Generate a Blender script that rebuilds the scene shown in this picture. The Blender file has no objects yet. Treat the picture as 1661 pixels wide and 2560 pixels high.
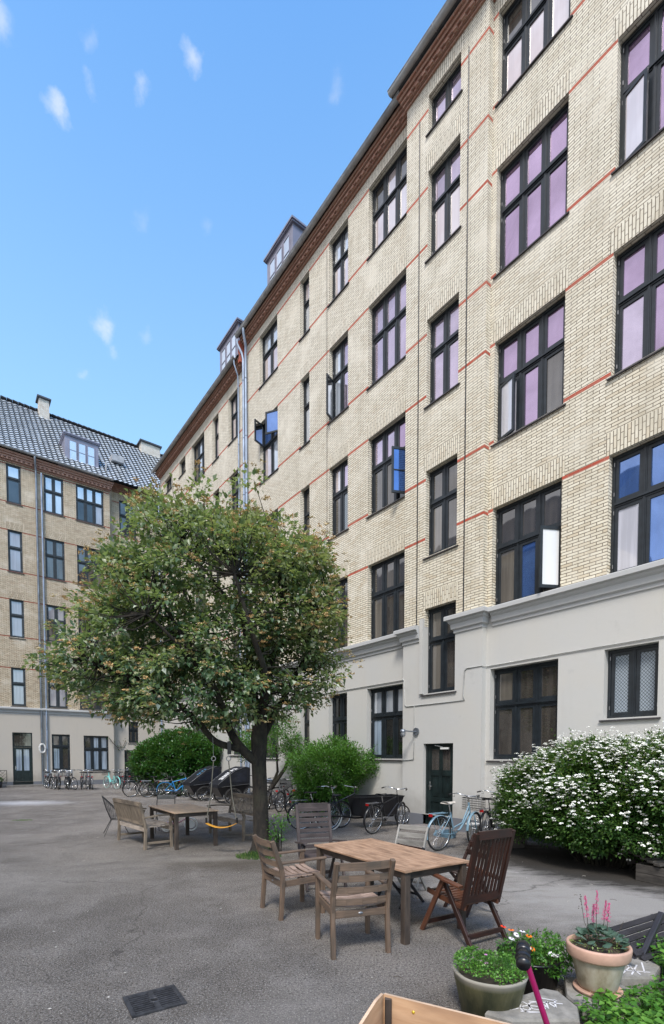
import bpy, math, random
from mathutils import Vector, Matrix, noise
R=random.Random(7)
PI=math.pi
sc=bpy.context.scene
C=bpy.data.collections.new("courtyard"); sc.collection.children.link(C)
# ------------------------------------------------------------------ mesh builder
class MB:
    def __init__(s): s.v=[];s.f=[];s.m=[];s.uv=[];s.col=[];s.smooth=[];s.has_col=False
    def add(s,vs,fs,mi=0,uvs=None,sm=False,col=None):
        b=len(s.v); s.v+= [tuple(p) for p in vs]
        for i,f in enumerate(fs):
            s.f.append([b+k for k in f]); s.m.append(mi); s.smooth.append(sm)
            if uvs is not None: s.uv.append(uvs[i])
            else:
                P=[Vector(vs[k]) for k in f]
                n=(P[1]-P[0]).cross(P[2]-P[0])
                ax=max(range(3),key=lambda a:abs(n[a]))
                if ax==0: s.uv.append([(p.y,p.z) for p in P])
                elif ax==1: s.uv.append([(p.x,p.z) for p in P])
                else: s.uv.append([(p.x,p.y) for p in P])
            s.col.append(col if col is not None else 0.5)
            if col is not None: s.has_col=True
    def quad(s,a,b,c,d,mi=0,uv=None,col=None,sm=False): s.add([a,b,c,d],[(0,1,2,3)],mi,[uv] if uv else None,sm,col)
    def box(s,x0,x1,y0,y1,z0,z1,mi=0):
        v=[(x0,y0,z0),(x1,y0,z0),(x1,y1,z0),(x0,y1,z0),(x0,y0,z1),(x1,y0,z1),(x1,y1,z1),(x0,y1,z1)]
        s.add(v,[(0,3,2,1),(4,5,6,7),(0,1,5,4),(1,2,6,5),(2,3,7,6),(3,0,4,7)],mi)
    def bar(s,p,q,w,h,up=(0,0,1),mi=0,w2=None,h2=None,bev=0.0):
        p=Vector(p);q=Vector(q);d=q-p;L=d.length;d/=L
        up=Vector(up); sd=d.cross(up)
        if sd.length<1e-4: sd=d.cross(Vector((0,1,0)))
        sd.normalize(); u=sd.cross(d); w2=w2 or w; h2=h2 or h
        o=R.random()*9; vs=[];n=8
        def ring(c,ww,hh,b):
            a,e=ww/2,hh/2;b=min(b,a*.8,e*.8)
            return [c+sd*x+u*z for x,z in ((-a+b,-e),(a-b,-e),(a,-e+b),(a,e-b),(a-b,e),(-a+b,e),(-a,e-b),(-a,-e+b))]
        b=bev if bev>0 else min(w,h)*.12
        vs=ring(p,w,h,b)+ring(q,w2,h2,b)
        fs=[];uvs=[]
        acc=0
        for i in range(8):
            j=(i+1)%8; l=(vs[j]-vs[i]).length
            fs.append((i,j,8+j,8+i)); uvs.append([(o,o+acc),(o,o+acc+l),(o+L,o+acc+l),(o+L,o+acc)]); acc+=l
        fs.append(tuple(range(7,-1,-1))); uvs.append([(o+k*.003,o) for k in range(8)])
        fs.append(tuple(range(8,16))); uvs.append([(o+k*.003,o) for k in range(8)])
        s.add(vs,fs,mi,uvs)
    def path(s,pts,w,h,up=(0,0,1),mi=0):
        for a,b in zip(pts,pts[1:]): s.bar(a,b,w,h,up,mi)
    def tube(s,pts,rad,n=8,mi=0,cap=True,closed=False,col=None):
        pts=[Vector(p) for p in pts]; N=len(pts)
        if not hasattr(rad,'__len__'): rad=[rad]*N
        vs=[];prev=None;acc=0;us=[]
        for i in range(N):
            if closed: t=pts[(i+1)%N]-pts[i-1]
            else: t=pts[min(i+1,N-1)]-pts[max(i-1,0)]
            t.normalize()
            if prev is None:
                a=t.cross(Vector((0,0,1)))
                if a.length<.1: a=t.cross(Vector((0,1,0)))
            else: a=prev-t*prev.dot(t)
            a.normalize();prev=a;b=t.cross(a)
            if i: acc+=(pts[i]-pts[i-1]).length
            us.append(acc)
            for k in range(n):
                th=2*PI*k/n; vs.append(pts[i]+(a*math.cos(th)+b*math.sin(th))*rad[i])
        fs=[];uvs=[]
        M=N if closed else N-1
        for i in range(M):
            j=(i+1)%N
            for k in range(n):
                l=(k+1)%n
                fs.append((i*n+k,i*n+l,j*n+l,j*n+k))
                c=2*PI*rad[i]; uj=us[j] if j else us[-1]+.1
                uvs.append([(us[i],c*k/n),(us[i],c*(k+1)/n),(uj,c*(k+1)/n),(uj,c*k/n)])
        s.add(vs,fs,mi,uvs,True,col)
        if cap and not closed:
            s.add(vs[:n],[tuple(range(n-1,-1,-1))],mi,None,False,col); s.add(vs[-n:],[tuple(range(n))],mi,None,False,col)
    def lathe(s,prof,c=(0,0,0),n=32,mi=0,wob=0.0):
        vs=[];
        for i,(r,z) in enumerate(prof):
            for k in range(n):
                th=2*PI*k/n; rr=r*(1+wob*noise.noise(Vector((math.cos(th)*2,math.sin(th)*2,z*5))))
                vs.append((c[0]+rr*math.cos(th),c[1]+rr*math.sin(th),c[2]+z))
        fs=[];uvs=[]
        for i in range(len(prof)-1):
            for k in range(n):
                l=(k+1)%n
                fs.append((i*n+k,i*n+l,(i+1)*n+l,(i+1)*n+k)); r=prof[i][0]+.01
                uvs.append([(r*6.28*k/n,prof[i][1]),(r*6.28*(k+1)/n,prof[i][1]),(r*6.28*(k+1)/n,prof[i+1][1]),(r*6.28*k/n,prof[i+1][1])])
        s.add(vs,fs,mi,uvs,True)
    def torus(s,c,ax,Rr,r,n=32,m=6,a0=0,a1=2*PI,mi=0):
        ax=Vector(ax).normalized(); e=Vector((0,0,1)) if abs(ax.z)<.9 else Vector((1,0,0))
        a=ax.cross(e).normalized(); b=a.cross(ax)*-1
        full=abs(a1-a0-2*PI)<1e-6
        k=n if full else n+1
        pts=[Vector(c)+a*math.cos(a0+(a1-a0)*i/n)*Rr+b*math.sin(a0+(a1-a0)*i/n)*Rr for i in range(k)]
        s.tube(pts,r,m,mi,closed=full)
    def sphere(s,c,r,mi=0,n=12,m=8,sc_=(1,1,1)):
        prof=[(max(1e-4,r*math.sin(PI*i/m)),-r*math.cos(PI*i/m)) for i in range(m+1)]
        b=len(s.v); s.lathe(prof,(0,0,0),n,mi)
        for i in range(b,len(s.v)):
            x,y,z=s.v[i]; s.v[i]=(c[0]+x*sc_[0],c[1]+y*sc_[1],c[2]+z*sc_[2])
    def prism(s,poly,axis,a,b,mi=0):
        # poly list of 2d points, extruded along axis ('x','y','z') from a to b
        def P(u,v,t): return {'x':(t,u,v),'y':(u,t,v),'z':(u,v,t)}[axis]
        n=len(poly); vs=[P(u,v,a) for u,v in poly]+[P(u,v,b) for u,v in poly]
        s.add(vs,[tuple(range(n)),tuple(range(2*n-1,n-1,-1))]+[(i,i+n,(i+1)%n+n,(i+1)%n) for i in range(n)],mi)
    def build(s,name,mats,parent=None,**tags):
        me=bpy.data.meshes.new(name); me.from_pydata(s.v,[],s.f)
        for m in (mats if isinstance(mats,(list,tuple)) else [mats]): me.materials.append(m)
        me.polygons.foreach_set('material_index',s.m); me.polygons.foreach_set('use_smooth',s.smooth)
        ul=me.uv_layers.new(name='UVMap'); fl=[]
        for u in s.uv:
            for p in u: fl+=[p[0],p[1]]
        ul.data.foreach_set('uv',fl)
        if s.has_col:
            at=me.attributes.new('tint','FLOAT','FACE'); at.data.foreach_set('value',s.col)
        me.update()
        o=bpy.data.objects.new(name,me); C.objects.link(o)
        if parent: o.parent=parent
        tag(o,**tags)
        return o
def tag(o,label=None,cat=None,group=None,kind=None):
    if label: o['label']=label
    if cat: o['category']=cat
    if group: o['group']=group
    if kind: o['kind']=kind
    return o
def thing(name,label,cat,loc=(0,0,0),rz=0,group=None):
    o=bpy.data.objects.new(name,None); o.empty_display_size=.1; C.objects.link(o); o.location=loc; o.rotation_euler=(0,0,rz)
    return tag(o,label,cat,group)
def dup(root,loc,rz,label,lean=0):
    def cp(o,par):
        c=o.copy(); C.objects.link(c)
        if par: c.parent=par
        for ch in list(o.children): cp(ch,c)
        return c
    r=cp(root,None); r.location=loc; r.rotation_euler=(lean,0,rz); r['label']=label
    return r
def ang(dx,dy): return math.atan2(dy,dx)
# ------------------------------------------------------------------ materials
def newmat(name):
    m=bpy.data.materials.new(name); m.use_nodes=True; nt=m.node_tree; b=nt.nodes['Principled BSDF']; return m,nt,b
def N(nt,t,**k):
    n=nt.nodes.new(t)
    for a,v in k.items(): setattr(n,a,v)
    return n
def L(nt,a,b): nt.links.new(a,b)
def ramp(nt,src,stops,interp='LINEAR'):
    r=N(nt,'ShaderNodeValToRGB'); r.color_ramp.interpolation=interp
    el=r.color_ramp.elements
    while len(el)<len(stops): el.new(.5)
    for e,(p,c) in zip(el,stops):
        e.position=p; e.color=(c[0],c[1],c[2],1) if hasattr(c,'__len__') else (c,c,c,1)
    L(nt,src,r.inputs[0]); return r.outputs[0]
def mixc(nt,f,a,b,mode='MIX'):
    m=N(nt,'ShaderNodeMix',data_type='RGBA',blend_type=mode)
    if hasattr(f,'links'): L(nt,f,m.inputs[0])
    else: m.inputs[0].default_value=f
    for i,v in ((6,a),(7,b)):
        if hasattr(v,'links'): L(nt,v,m.inputs[i])
        else: m.inputs[i].default_value=(v[0],v[1],v[2],1)
    return m.outputs[2]
def noi(nt,vec,scale,detail=4,rough=.55,dist=0):
    n=N(nt,'ShaderNodeTexNoise'); n.inputs['Scale'].default_value=scale; n.inputs['Detail'].default_value=detail
    n.inputs['Roughness'].default_value=rough; n.inputs['Distortion'].default_value=dist
    if vec is not None: L(nt,vec,n.inputs['Vector'])
    return n.outputs['Fac']
def coord(nt,kind='Object',scale=(1,1,1)):
    t=N(nt,'ShaderNodeTexCoord'); mp=N(nt,'ShaderNodeMapping'); mp.inputs['Scale'].default_value=scale
    L(nt,t.outputs[kind],mp.inputs[0]); return mp.outputs[0]
def bump(nt,b,h,st=.3,dist=.01):
    n=N(nt,'ShaderNodeBump'); n.inputs['Strength'].default_value=st; n.inputs['Distance'].default_value=dist
    L(nt,h,n.inputs['Height']); L(nt,n.outputs[0],b.inputs['Normal']); return n
def simple(name,c,rough=.5,metal=0,var=.25,vs=6,bp=0,spec=.5):
    m,nt,b=newmat(name); co=coord(nt)
    f=noi(nt,co,vs,5,.6)
    lo=tuple(x*(1-var) for x in c); hi=tuple(min(1,x*(1+var)) for x in c)
    L(nt,ramp(nt,f,[(.3,lo),(.7,hi)]),b.inputs['Base Color'])
    b.inputs['Roughness'].default_value=rough; b.inputs['Metallic'].default_value=metal; b.inputs['Specular IOR Level'].default_value=spec
    if bp: bump(nt,b,noi(nt,co,vs*8,4),bp,.004)
    return m
def wood(name,c1,c2,rough=.6,grain=1.0,grey=None):
    m,nt,b=newmat(name)
    uv=coord(nt,'UV',(2.2,45*grain,1)); f=noi(nt,uv,1.6,6,.65,.4)
    uv2=coord(nt,'UV',(1.2,3,1)); g=noi(nt,uv2,2.5,3)
    c=ramp(nt,f,[(.3,c1),(.68,c2)])
    gcol=grey or tuple(x*.55 for x in c1)
    c=mixc(nt,ramp(nt,g,[(.42,0),(.66,.8)]),c,gcol)
    L(nt,c,b.inputs['Base Color']); b.inputs['Roughness'].default_value=rough
    bump(nt,b,f,.35,.002); return m
def brick(name,cols,mort,rot=False,white=.35,dirt=.25,hz=.45,mw=.0078,hcol=(.80,.78,.72)):
    m,nt,b=newmat(name)
    uv=coord(nt,'UV')
    if rot:
        sp=N(nt,'ShaderNodeSeparateXYZ');cb=N(nt,'ShaderNodeCombineXYZ');L(nt,uv,sp.inputs[0]);L(nt,sp.outputs[0],cb.inputs[1]);L(nt,sp.outputs[1],cb.inputs[0]);uv=cb.outputs[0]
    # slightly wavy courses
    nz=N(nt,'ShaderNodeTexNoise');nz.inputs['Scale'].default_value=2.2;L(nt,uv,nz.inputs['Vector'])
    ma=N(nt,'ShaderNodeVectorMath',operation='MULTIPLY_ADD');L(nt,nz.outputs['Color'],ma.inputs[0]);ma.inputs[1].default_value=(.014,.014,0);L(nt,uv,ma.inputs[2])
    def bt(c1,c2,mo,mw,bw=.235):
        t=N(nt,'ShaderNodeTexBrick');t.offset=.5
        t.inputs['Scale'].default_value=1;t.inputs['Brick Width'].default_value=bw;t.inputs['Row Height'].default_value=.062
        t.inputs['Mortar Size'].default_value=mw;t.inputs['Mortar Smooth'].default_value=.15;t.inputs['Bias'].default_value=-.1
        t.inputs['Color1'].default_value=(*c1,1);t.inputs['Color2'].default_value=(*c2,1);t.inputs['Mortar'].default_value=(*mo,1)
        L(nt,ma.outputs[0],t.inputs['Vector']);return t
    t1=bt(cols[0],cols[1],mort,mw)
    t3=bt((1,1,1),(1,1,1),(0,0,0),mw,60.)
    jm=N(nt,'ShaderNodeMath',operation='MULTIPLY_ADD');L(nt,t1.outputs['Fac'],jm.inputs[0]);jm.inputs[1].default_value=.5;jk=N(nt,'ShaderNodeMath',operation='MULTIPLY');L(nt,t3.outputs['Fac'],jk.inputs[0]);jk.inputs[1].default_value=.5;L(nt,jk.outputs[0],jm.inputs[2])
    big=noi(nt,uv,.9,4,.6); med=noi(nt,uv,5,3)
    # per-brick tone from a second brick texture
    t2=bt((0,0,0),(1,1,1),(.5,.5,.5),0)
    c=mixc(nt,ramp(nt,t2.outputs['Color'],[(.62,0),(.95,.85)]),t1.outputs['Color'],cols[2],'MIX')
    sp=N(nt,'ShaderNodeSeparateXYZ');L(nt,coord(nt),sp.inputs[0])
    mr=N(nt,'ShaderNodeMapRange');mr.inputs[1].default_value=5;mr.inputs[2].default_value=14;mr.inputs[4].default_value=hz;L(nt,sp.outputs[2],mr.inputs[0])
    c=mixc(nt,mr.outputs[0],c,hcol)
    c=mixc(nt,ramp(nt,med,[(.35,dirt),(.6,0)]),c,(.36,.31,.22))
    # open joints, in patches smeared over with pale mortar
    jf=N(nt,'ShaderNodeMath',operation='MULTIPLY');L(nt,jm.outputs[0],jf.inputs[0]);L(nt,ramp(nt,big,[(.48,1),(.66,1-white)]),jf.inputs[1])
    c=mixc(nt,ramp(nt,big,[(.50,0),(.68,white*.7)]),c,tuple(.3*x+.7*y for x,y in zip(cols[0],(.76,.72,.64))))
    c=mixc(nt,jf.outputs[0],c,mort)
    c=mixc(nt,ramp(nt,noi(nt,coord(nt,'UV',(1.6,.5,1)),1.1,5,.65),[(.52,0),(.74,.38)]),c,tuple(x*.55 for x in cols[1]))
    L(nt,c,b.inputs['Base Color']);b.inputs['Roughness'].default_value=.85;b.inputs['Specular IOR Level'].default_value=.25
    mu=N(nt,'ShaderNodeMath',operation='MULTIPLY_ADD');L(nt,t1.outputs['Fac'],mu.inputs[0]);mu.inputs[1].default_value=-1;L(nt,noi(nt,uv,60,3),mu.inputs[2])
    bump(nt,b,mu.outputs[0],.55,.008)
    return m
BK=[(.76,.70,.56),(.67,.60,.46),(.60,.50,.35)]
m_brick=brick('buff_brick',BK,(.15,.12,.085),white=.8)
m_brickv=brick('buff_brick_soldier',BK,(.15,.12,.085),rot=True,white=.25)
BL=[(.78,.66,.48),(.67,.55,.39),(.46,.33,.21)]
m_brickL=brick('ochre_brick',BL,(.24,.19,.14),white=.7,dirt=.5,hz=.3,mw=.014,hcol=(.72,.62,.48))
m_brickLv=brick('ochre_brick_soldier',BL,(.14,.11,.08),rot=True,white=.2,hz=.3,mw=.014,hcol=(.72,.62,.48))
m_red=brick('red_brick',[(.46,.085,.05),(.36,.07,.042),(.50,.14,.09)],(.4,.25,.2),white=0,dirt=.1,hz=.1,mw=.004,hcol=(.5,.2,.15))
m_redL=brick('dull_red_brick',[(.30,.085,.055),(.24,.07,.045),(.34,.12,.08)],(.25,.15,.11),white=.0,dirt=.1,hz=0,mw=.004)
m_corb=brick('corbel_brick',[(.36,.17,.12),(.28,.13,.095),(.44,.23,.16)],(.42,.31,.25),white=.12,dirt=.1,hz=0)
def plaster(name,c,warm=(.50,.47,.41)):
    m,nt,b=newmat(name);co=coord(nt)
    f=noi(nt,co,.7,5,.6);g=noi(nt,coord(nt,'Object',(3,3,.35)),1.6,5,.6)
    cc=mixc(nt,ramp(nt,f,[(.35,0),(.7,.55)]),c,warm)
    cc=mixc(nt,ramp(nt,g,[(.55,0),(.8,.12)]),cc,tuple(x*.6 for x in c))
    sp=N(nt,'ShaderNodeSeparateXYZ');L(nt,co,sp.inputs[0]);zz=N(nt,'ShaderNodeMath',operation='MULTIPLY_ADD');L(nt,noi(nt,co,3.5,6,.7),zz.inputs[0]);zz.inputs[1].default_value=-.9;L(nt,sp.outputs[2],zz.inputs[2])
    cc=mixc(nt,ramp(nt,zz.outputs[0],[(0,.55),(.55,0)]),cc,tuple(x*.52 for x in warm))
    cc=mixc(nt,ramp(nt,noi(nt,co,2.4,7,.75),[(.60,0),(.68,.22)]),cc,tuple(x*.72 for x in c))
    L(nt,cc,b.inputs['Base Color']);b.inputs['Roughness'].default_value=.8;b.inputs['Specular IOR Level'].default_value=.3
    bump(nt,b,noi(nt,co,9,6,.6),.25,.01);return m
m_plas=plaster('grey_plaster',(.50,.495,.475),(.53,.50,.44))
m_plasL=plaster('cream_plaster',(.46,.425,.38),(.50,.445,.37))
m_plin=plaster('grey_plinth_paint',(.19,.20,.23),(.22,.23,.25))
m_plasc=plaster('cornice_paint',(.46,.462,.455),(.43,.43,.42))
m_frame=simple('black_window_paint',(.014,.019,.024),.38,var=.35)
m_frameL=simple('dark_grey_window_paint',(.028,.034,.038),.45,var=.35)
m_door=simple('dark_green_door_paint',(.010,.018,.018),.35,var=.5,vs=3)
m_sill=simple('sill_zinc',(.045,.04,.042),.5,var=.3)
m_zinc=simple('zinc',(.24,.26,.29),.42,.75,var=.3,vs=3)
m_zincd=simple('aged_zinc',(.34,.34,.345),.55,.15,var=.3,vs=3)
m_pipe=simple('galvanised_pipe',(.30,.36,.46),.5,.45,var=.25,vs=2)
m_lead=simple('dormer_zinc_sheet',(.24,.235,.29),.5,.3,var=.2,vs=1.5)
m_cable=simple('painted_cable',(.40,.40,.38),.6)
m_chrome=simple('chrome',(.7,.7,.7),.22,1,var=.1)
m_steel=simple('dull_steel',(.32,.32,.33),.4,.8,var=.3)
m_black=simple('black_paint',(.010,.010,.012),.3,var=.3)
m_rubber=simple('rubber',(.018,.018,.018),.75,var=.3)
m_white=simple('white_plastic',(.7,.7,.68),.5,var=.1)
m_dark=simple('dark_interior',(.008,.008,.009),.9)
def glass(name,base,tint,mirror,stripes=0.0,col2=None,rough=.03):
    m,nt,b=newmat(name);co=coord(nt)
    nt.nodes.remove(b); out=nt.nodes['Material Output']
    df=N(nt,'ShaderNodeBsdfDiffuse');gl=N(nt,'ShaderNodeBsdfGlossy');gl.inputs['Roughness'].default_value=rough
    gt=noi(nt,coord(nt,'Object',(.5,.5,.5)),1.0,5,.6,.5); L(nt,ramp(nt,gt,[(.34,tuple(x*.68 for x in tint)),(.66,tuple(min(1,x*1.22) for x in tint))]),gl.inputs['Color'])  # cloud reflections painted as noise in the tint
    f=noi(nt,coord(nt,'Object',(9,9,.5)),1.1,3)
    c=ramp(nt,f,[(.40,base),(.62,col2 or tuple(x*(1+stripes) for x in base))])
    L(nt,c,df.inputs['Color'])
    mx=N(nt,'ShaderNodeMixShader')
    fr=N(nt,'ShaderNodeLayerWeight');fr.inputs['Blend'].default_value=.28
    mr=N(nt,'ShaderNodeMapRange');L(nt,fr.outputs['Fresnel'],mr.inputs[0]);mr.inputs[3].default_value=mirror;mr.inputs[4].default_value=1
    L(nt,mr.outputs[0],mx.inputs[0]);L(nt,df.outputs[0],mx.inputs[1]);L(nt,gl.outputs[0],mx.inputs[2])
    bp=N(nt,'ShaderNodeBump');bp.inputs['Strength'].default_value=.06;bp.inputs['Distance'].default_value=.05
    L(nt,noi(nt,co,1.3,2),bp.inputs['Height']);L(nt,bp.outputs[0],gl.inputs['Normal'])
    L(nt,mx.outputs[0],out.inputs[0]);return m
G={}  # pink, lilac, blue and sky panes carry painted sky reflection colours
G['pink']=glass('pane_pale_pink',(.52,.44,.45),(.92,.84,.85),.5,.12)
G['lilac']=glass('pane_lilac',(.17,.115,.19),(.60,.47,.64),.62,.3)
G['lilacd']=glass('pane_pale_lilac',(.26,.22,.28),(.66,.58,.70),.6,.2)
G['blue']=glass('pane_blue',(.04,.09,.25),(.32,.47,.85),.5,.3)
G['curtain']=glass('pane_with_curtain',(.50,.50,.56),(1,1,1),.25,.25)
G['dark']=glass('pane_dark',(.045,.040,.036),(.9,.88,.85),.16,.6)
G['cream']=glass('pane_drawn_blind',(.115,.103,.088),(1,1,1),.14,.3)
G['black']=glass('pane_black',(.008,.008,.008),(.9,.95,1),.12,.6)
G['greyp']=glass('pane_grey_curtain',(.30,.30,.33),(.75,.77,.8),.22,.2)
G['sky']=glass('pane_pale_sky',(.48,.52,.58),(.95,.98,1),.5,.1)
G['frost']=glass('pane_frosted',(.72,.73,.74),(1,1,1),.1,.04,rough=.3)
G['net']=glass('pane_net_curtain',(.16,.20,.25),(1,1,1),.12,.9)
GK=list(G.keys()); GM=[G[k] for k in GK]
def lattice():
    m,nt,b=newmat('pane_lattice_lace')
    uv=coord(nt,'UV')
    sp=N(nt,'ShaderNodeSeparateXYZ');L(nt,uv,sp.inputs[0])
    def wv(sign):
        a=N(nt,'ShaderNodeMath',operation='MULTIPLY_ADD');L(nt,sp.outputs[1],a.inputs[0]);a.inputs[1].default_value=sign*.9;L(nt,sp.outputs[0],a.inputs[2])
        c=N(nt,'ShaderNodeMath',operation='MULTIPLY');L(nt,a.outputs[0],c.inputs[0]);c.inputs[1].default_value=52
        d=N(nt,'ShaderNodeMath',operation='SINE');L(nt,c.outputs[0],d.inputs[0])
        e=N(nt,'ShaderNodeMath',operation='ABSOLUTE');L(nt,d.outputs[0],e.inputs[0]);return e.outputs[0]
    mn=N(nt,'ShaderNodeMath',operation='MINIMUM');L(nt,wv(1),mn.inputs[0]);L(nt,wv(-1),mn.inputs[1])
    L(nt,ramp(nt,mn.outputs[0],[(.18,(.03,.035,.04)),(.34,(.30,.35,.40))]),b.inputs['Base Color'])
    b.inputs['Roughness'].default_value=.15;return m
m_lace=lattice(); GM.append(m_lace); GK.append('lace')
# ------------------------------------------------------------------ buildings
ZB=5.22
RX=ang(-.60549866,.79584633)           # right facade: local x away from camera, y out to the court
P0=(2.78276,12.96463,0)
def rloc(x,y,z=0):
    d=Vector((-.60549866,.79584633)); n=Vector((-.79584633,-.60549866))
    return Vector((P0[0]+d.x*x+n.x*y,P0[1]+d.y*x+n.y*y,z))
def facade(b,x0,x1,y,zb,zt,holes,bands,brk,brv,red,depth=.17,soldier=.42,lintel=True):
    """one wall face with openings, reveals, red courses and soldier lintels"""
    xs={x0,x1};zs={zb,zt}
    sol=[]
    for h in holes:
        xs|={h[0],h[1]};zs|={h[2],h[3]}
        if lintel and h[3]+soldier<zt and h[3]>5.4:
            sol.append((h[0]-.06,h[1]+.06,h[3],h[3]+soldier)); xs|={h[0]-.06,h[1]+.06}; zs.add(h[3]+soldier)
    for z in bands: zs|={z,z+.068}
    xs=sorted(x for x in xs if x0<=x<=x1);zs=sorted(z for z in zs if zb<=z<=zt)
    for i in range(len(xs)-1):
        for j in range(len(zs)-1):
            a,c,e,g=xs[i],xs[i+1],zs[j],zs[j+1]
            if c-a<1e-4 or g-e<1e-4: continue
            mx,mz=(a+c)/2,(e+g)/2
            if any(h[0]<mx<h[1] and h[2]<mz<h[3] for h in holes): continue
            mi=0
            if any(z<mz<z+.068 for z in bands): mi=2
            if any(s[0]<mx<s[1] and s[2]<mz<s[3] for s in sol): mi=1
            b.quad((c,y,e),(a,y,e),(a,y,g),(c,y,g),mi,uv=[(c,e),(a,e),(a,g),(c,g)])
    for h in holes:
        hx0,hx1,hz0,hz1=h[:4]; d=y-depth-.02
        rv4=[((hx0,y,hz0),(hx0,d,hz0),(hx0,d,hz1),(hx0,y,hz1)),((hx1,d,hz0),(hx1,y,hz0),(hx1,y,hz1),(hx1,d,hz1)),
                  ((hx0,y,hz1),(hx0,d,hz1),(hx1,d,hz1),(hx1,y,hz1)),((hx0,y,hz0),(hx1,y,hz0),(hx1,d,hz0),(hx0,d,hz0))]
        if hz0==ZB: rv4=rv4[:3]
        if hz1>ZB-.11 and hz1<ZB: rv4=rv4[:2]
        for (p,q,r,s) in rv4: b.quad(p,q,r,s,0)
def window(par,x0,x1,y,z0,z1,cols=2,rows=(.60,),panes=None,depth=.17,fm=None,sill=True,open_=None,label=None,sillw=.09,skip=()):
    fm=fm or m_frame; w=MB(); yb=y-depth; fw=.055; cw=.062
    # outer frame
    w.box(x0,x0+fw,yb-.05,yb+.03,z0,z1);w.box(x1-fw,x1,yb-.05,yb+.03,z0,z1)
    w.box(x0+fw,x1-fw,yb-.05,yb+.03,z1-fw,z1);w.box(x0+fw,x1-fw,yb-.05,yb+.03,z0,z0+fw)
    cwid=(x1-x0-2*fw)/cols
    zr=[z0+fw]+[z0+(z1-z0)*r for r in rows]+[z1-fw]
    for i in range(1,cols):
        xc=x0+fw+cwid*i; w.box(xc-.035,xc+.035,yb-.05,yb+.022,z0+fw,z1-fw); w.box(xc-.012,xc+.012,yb+.022,yb+.034,z0+fw,z1-fw)
    for zc in zr[1:-1]:
        w.box(x0+fw,x1-fw,yb-.045,yb+.028,zc-.045,zc+.045); w.box(x0+fw,x1-fw,yb+.028,yb+.055,zc-.012,zc+.02)
    pn=MB(); hg=w; tiny=(x1-x0)<.5
    k=0
    for i in range(cols):
        for j in range(len(zr)-1):
            a=x0+fw+cwid*i+(.035 if i else 0); c=x0+fw+cwid*(i+1)-(.035 if i<cols-1 else 0)
            e=zr[j]+(.045 if j else 0); g=zr[j+1]-(.045 if j<len(zr)-2 else 0)
            typ=panes[j][i] if panes else 'dark'
            opened=(i,j) in skip
            if not opened:
                for (p,q,r,s) in ((a+.003,a+cw,e+.003,g-.003),(c-cw,c-.003,e+.003,g-.003)): w.box(p,q,yb-.03,yb+.012,r,s)
                for (r,s) in ((e+.003,e+cw),(g-cw,g-.003)): w.box(a+cw,c-cw,yb-.03,yb+.012,r,s)
                t=R.uniform(-.004,.004)
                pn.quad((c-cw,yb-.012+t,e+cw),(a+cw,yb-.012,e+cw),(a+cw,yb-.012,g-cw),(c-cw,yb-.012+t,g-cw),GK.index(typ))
            else:
                pn.quad((c,yb-.04,e),(a,yb-.04,e),(a,yb-.04,g),(c,yb-.04,g),GK.index('black'))
            for zz in (e+.12,g-.14):
                if i in (0,cols-1): 
                    xx=a-.012 if i==0 else c+.0
                    hg.box(xx,xx+.014,yb+.031,yb+.047,zz,zz+.07,1)
    wo=w.build('window',[fm,m_steel],par,label=label)
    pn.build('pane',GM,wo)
    if sill:
        s=MB(); s.add([(x0-.06,yb,z0+.012),(x1+.06,yb,z0+.012),(x1+.06,y+.045,z0-.035),(x0-.06,y+.045,z0-.035),
                       (x0-.06,yb,z0-.02),(x1+.06,yb,z0-.02),(x1+.06,y+.045,z0-.06),(x0-.06,y+.045,z0-.06)],
              [(0,3,2,1),(3,7,6,2),(0,4,7,3),(1,2,6,5),(4,5,6,7)],0); s.build('sill',m_sill,wo)
    return wo
def sash(par,hx,hy,z0,z1,w,a,typ,mid=False):
    """opened casement, hinged at (hx,hy), swinging to angle a (deg) measured from local +x"""
    b=MB();d=Vector((math.cos(math.radians(a)),math.sin(math.radians(a)),0));n=Vector((-d.y,d.x,0));o=Vector((hx,hy,0))
    t=.022;f=.06
    def bx(u0,u1,a0,a1,mi=0):
        v=[]
        for z in (a0,a1):
            for (u,q) in ((u0,-t),(u1,-t),(u1,t),(u0,t)): v.append(o+d*u+n*q+Vector((0,0,z)))
        b.add(v,[(0,3,2,1),(4,5,6,7),(0,1,5,4),(1,2,6,5),(2,3,7,6),(3,0,4,7)],mi)
    bx(0,f,z0,z1);bx(w-f,w,z0,z1);bx(f,w-f,z0,z0+f);bx(f,w-f,z1-f,z1)
    if mid: bx(f,w-f,(z0+z1)/2-.012,(z0+z1)/2+.012)
    g=b
    for q in (-.004,.004):
        g.quad(o+d*f+n*q+Vector((0,0,z0+f)),o+d*(w-f)+n*q+Vector((0,0,z0+f)),o+d*(w-f)+n*q+Vector((0,0,z1-f)),o+d*f+n*q+Vector((0,0,z1-f)),1)
    return b.build('sash',[m_frame,G[typ]],par)
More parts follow.
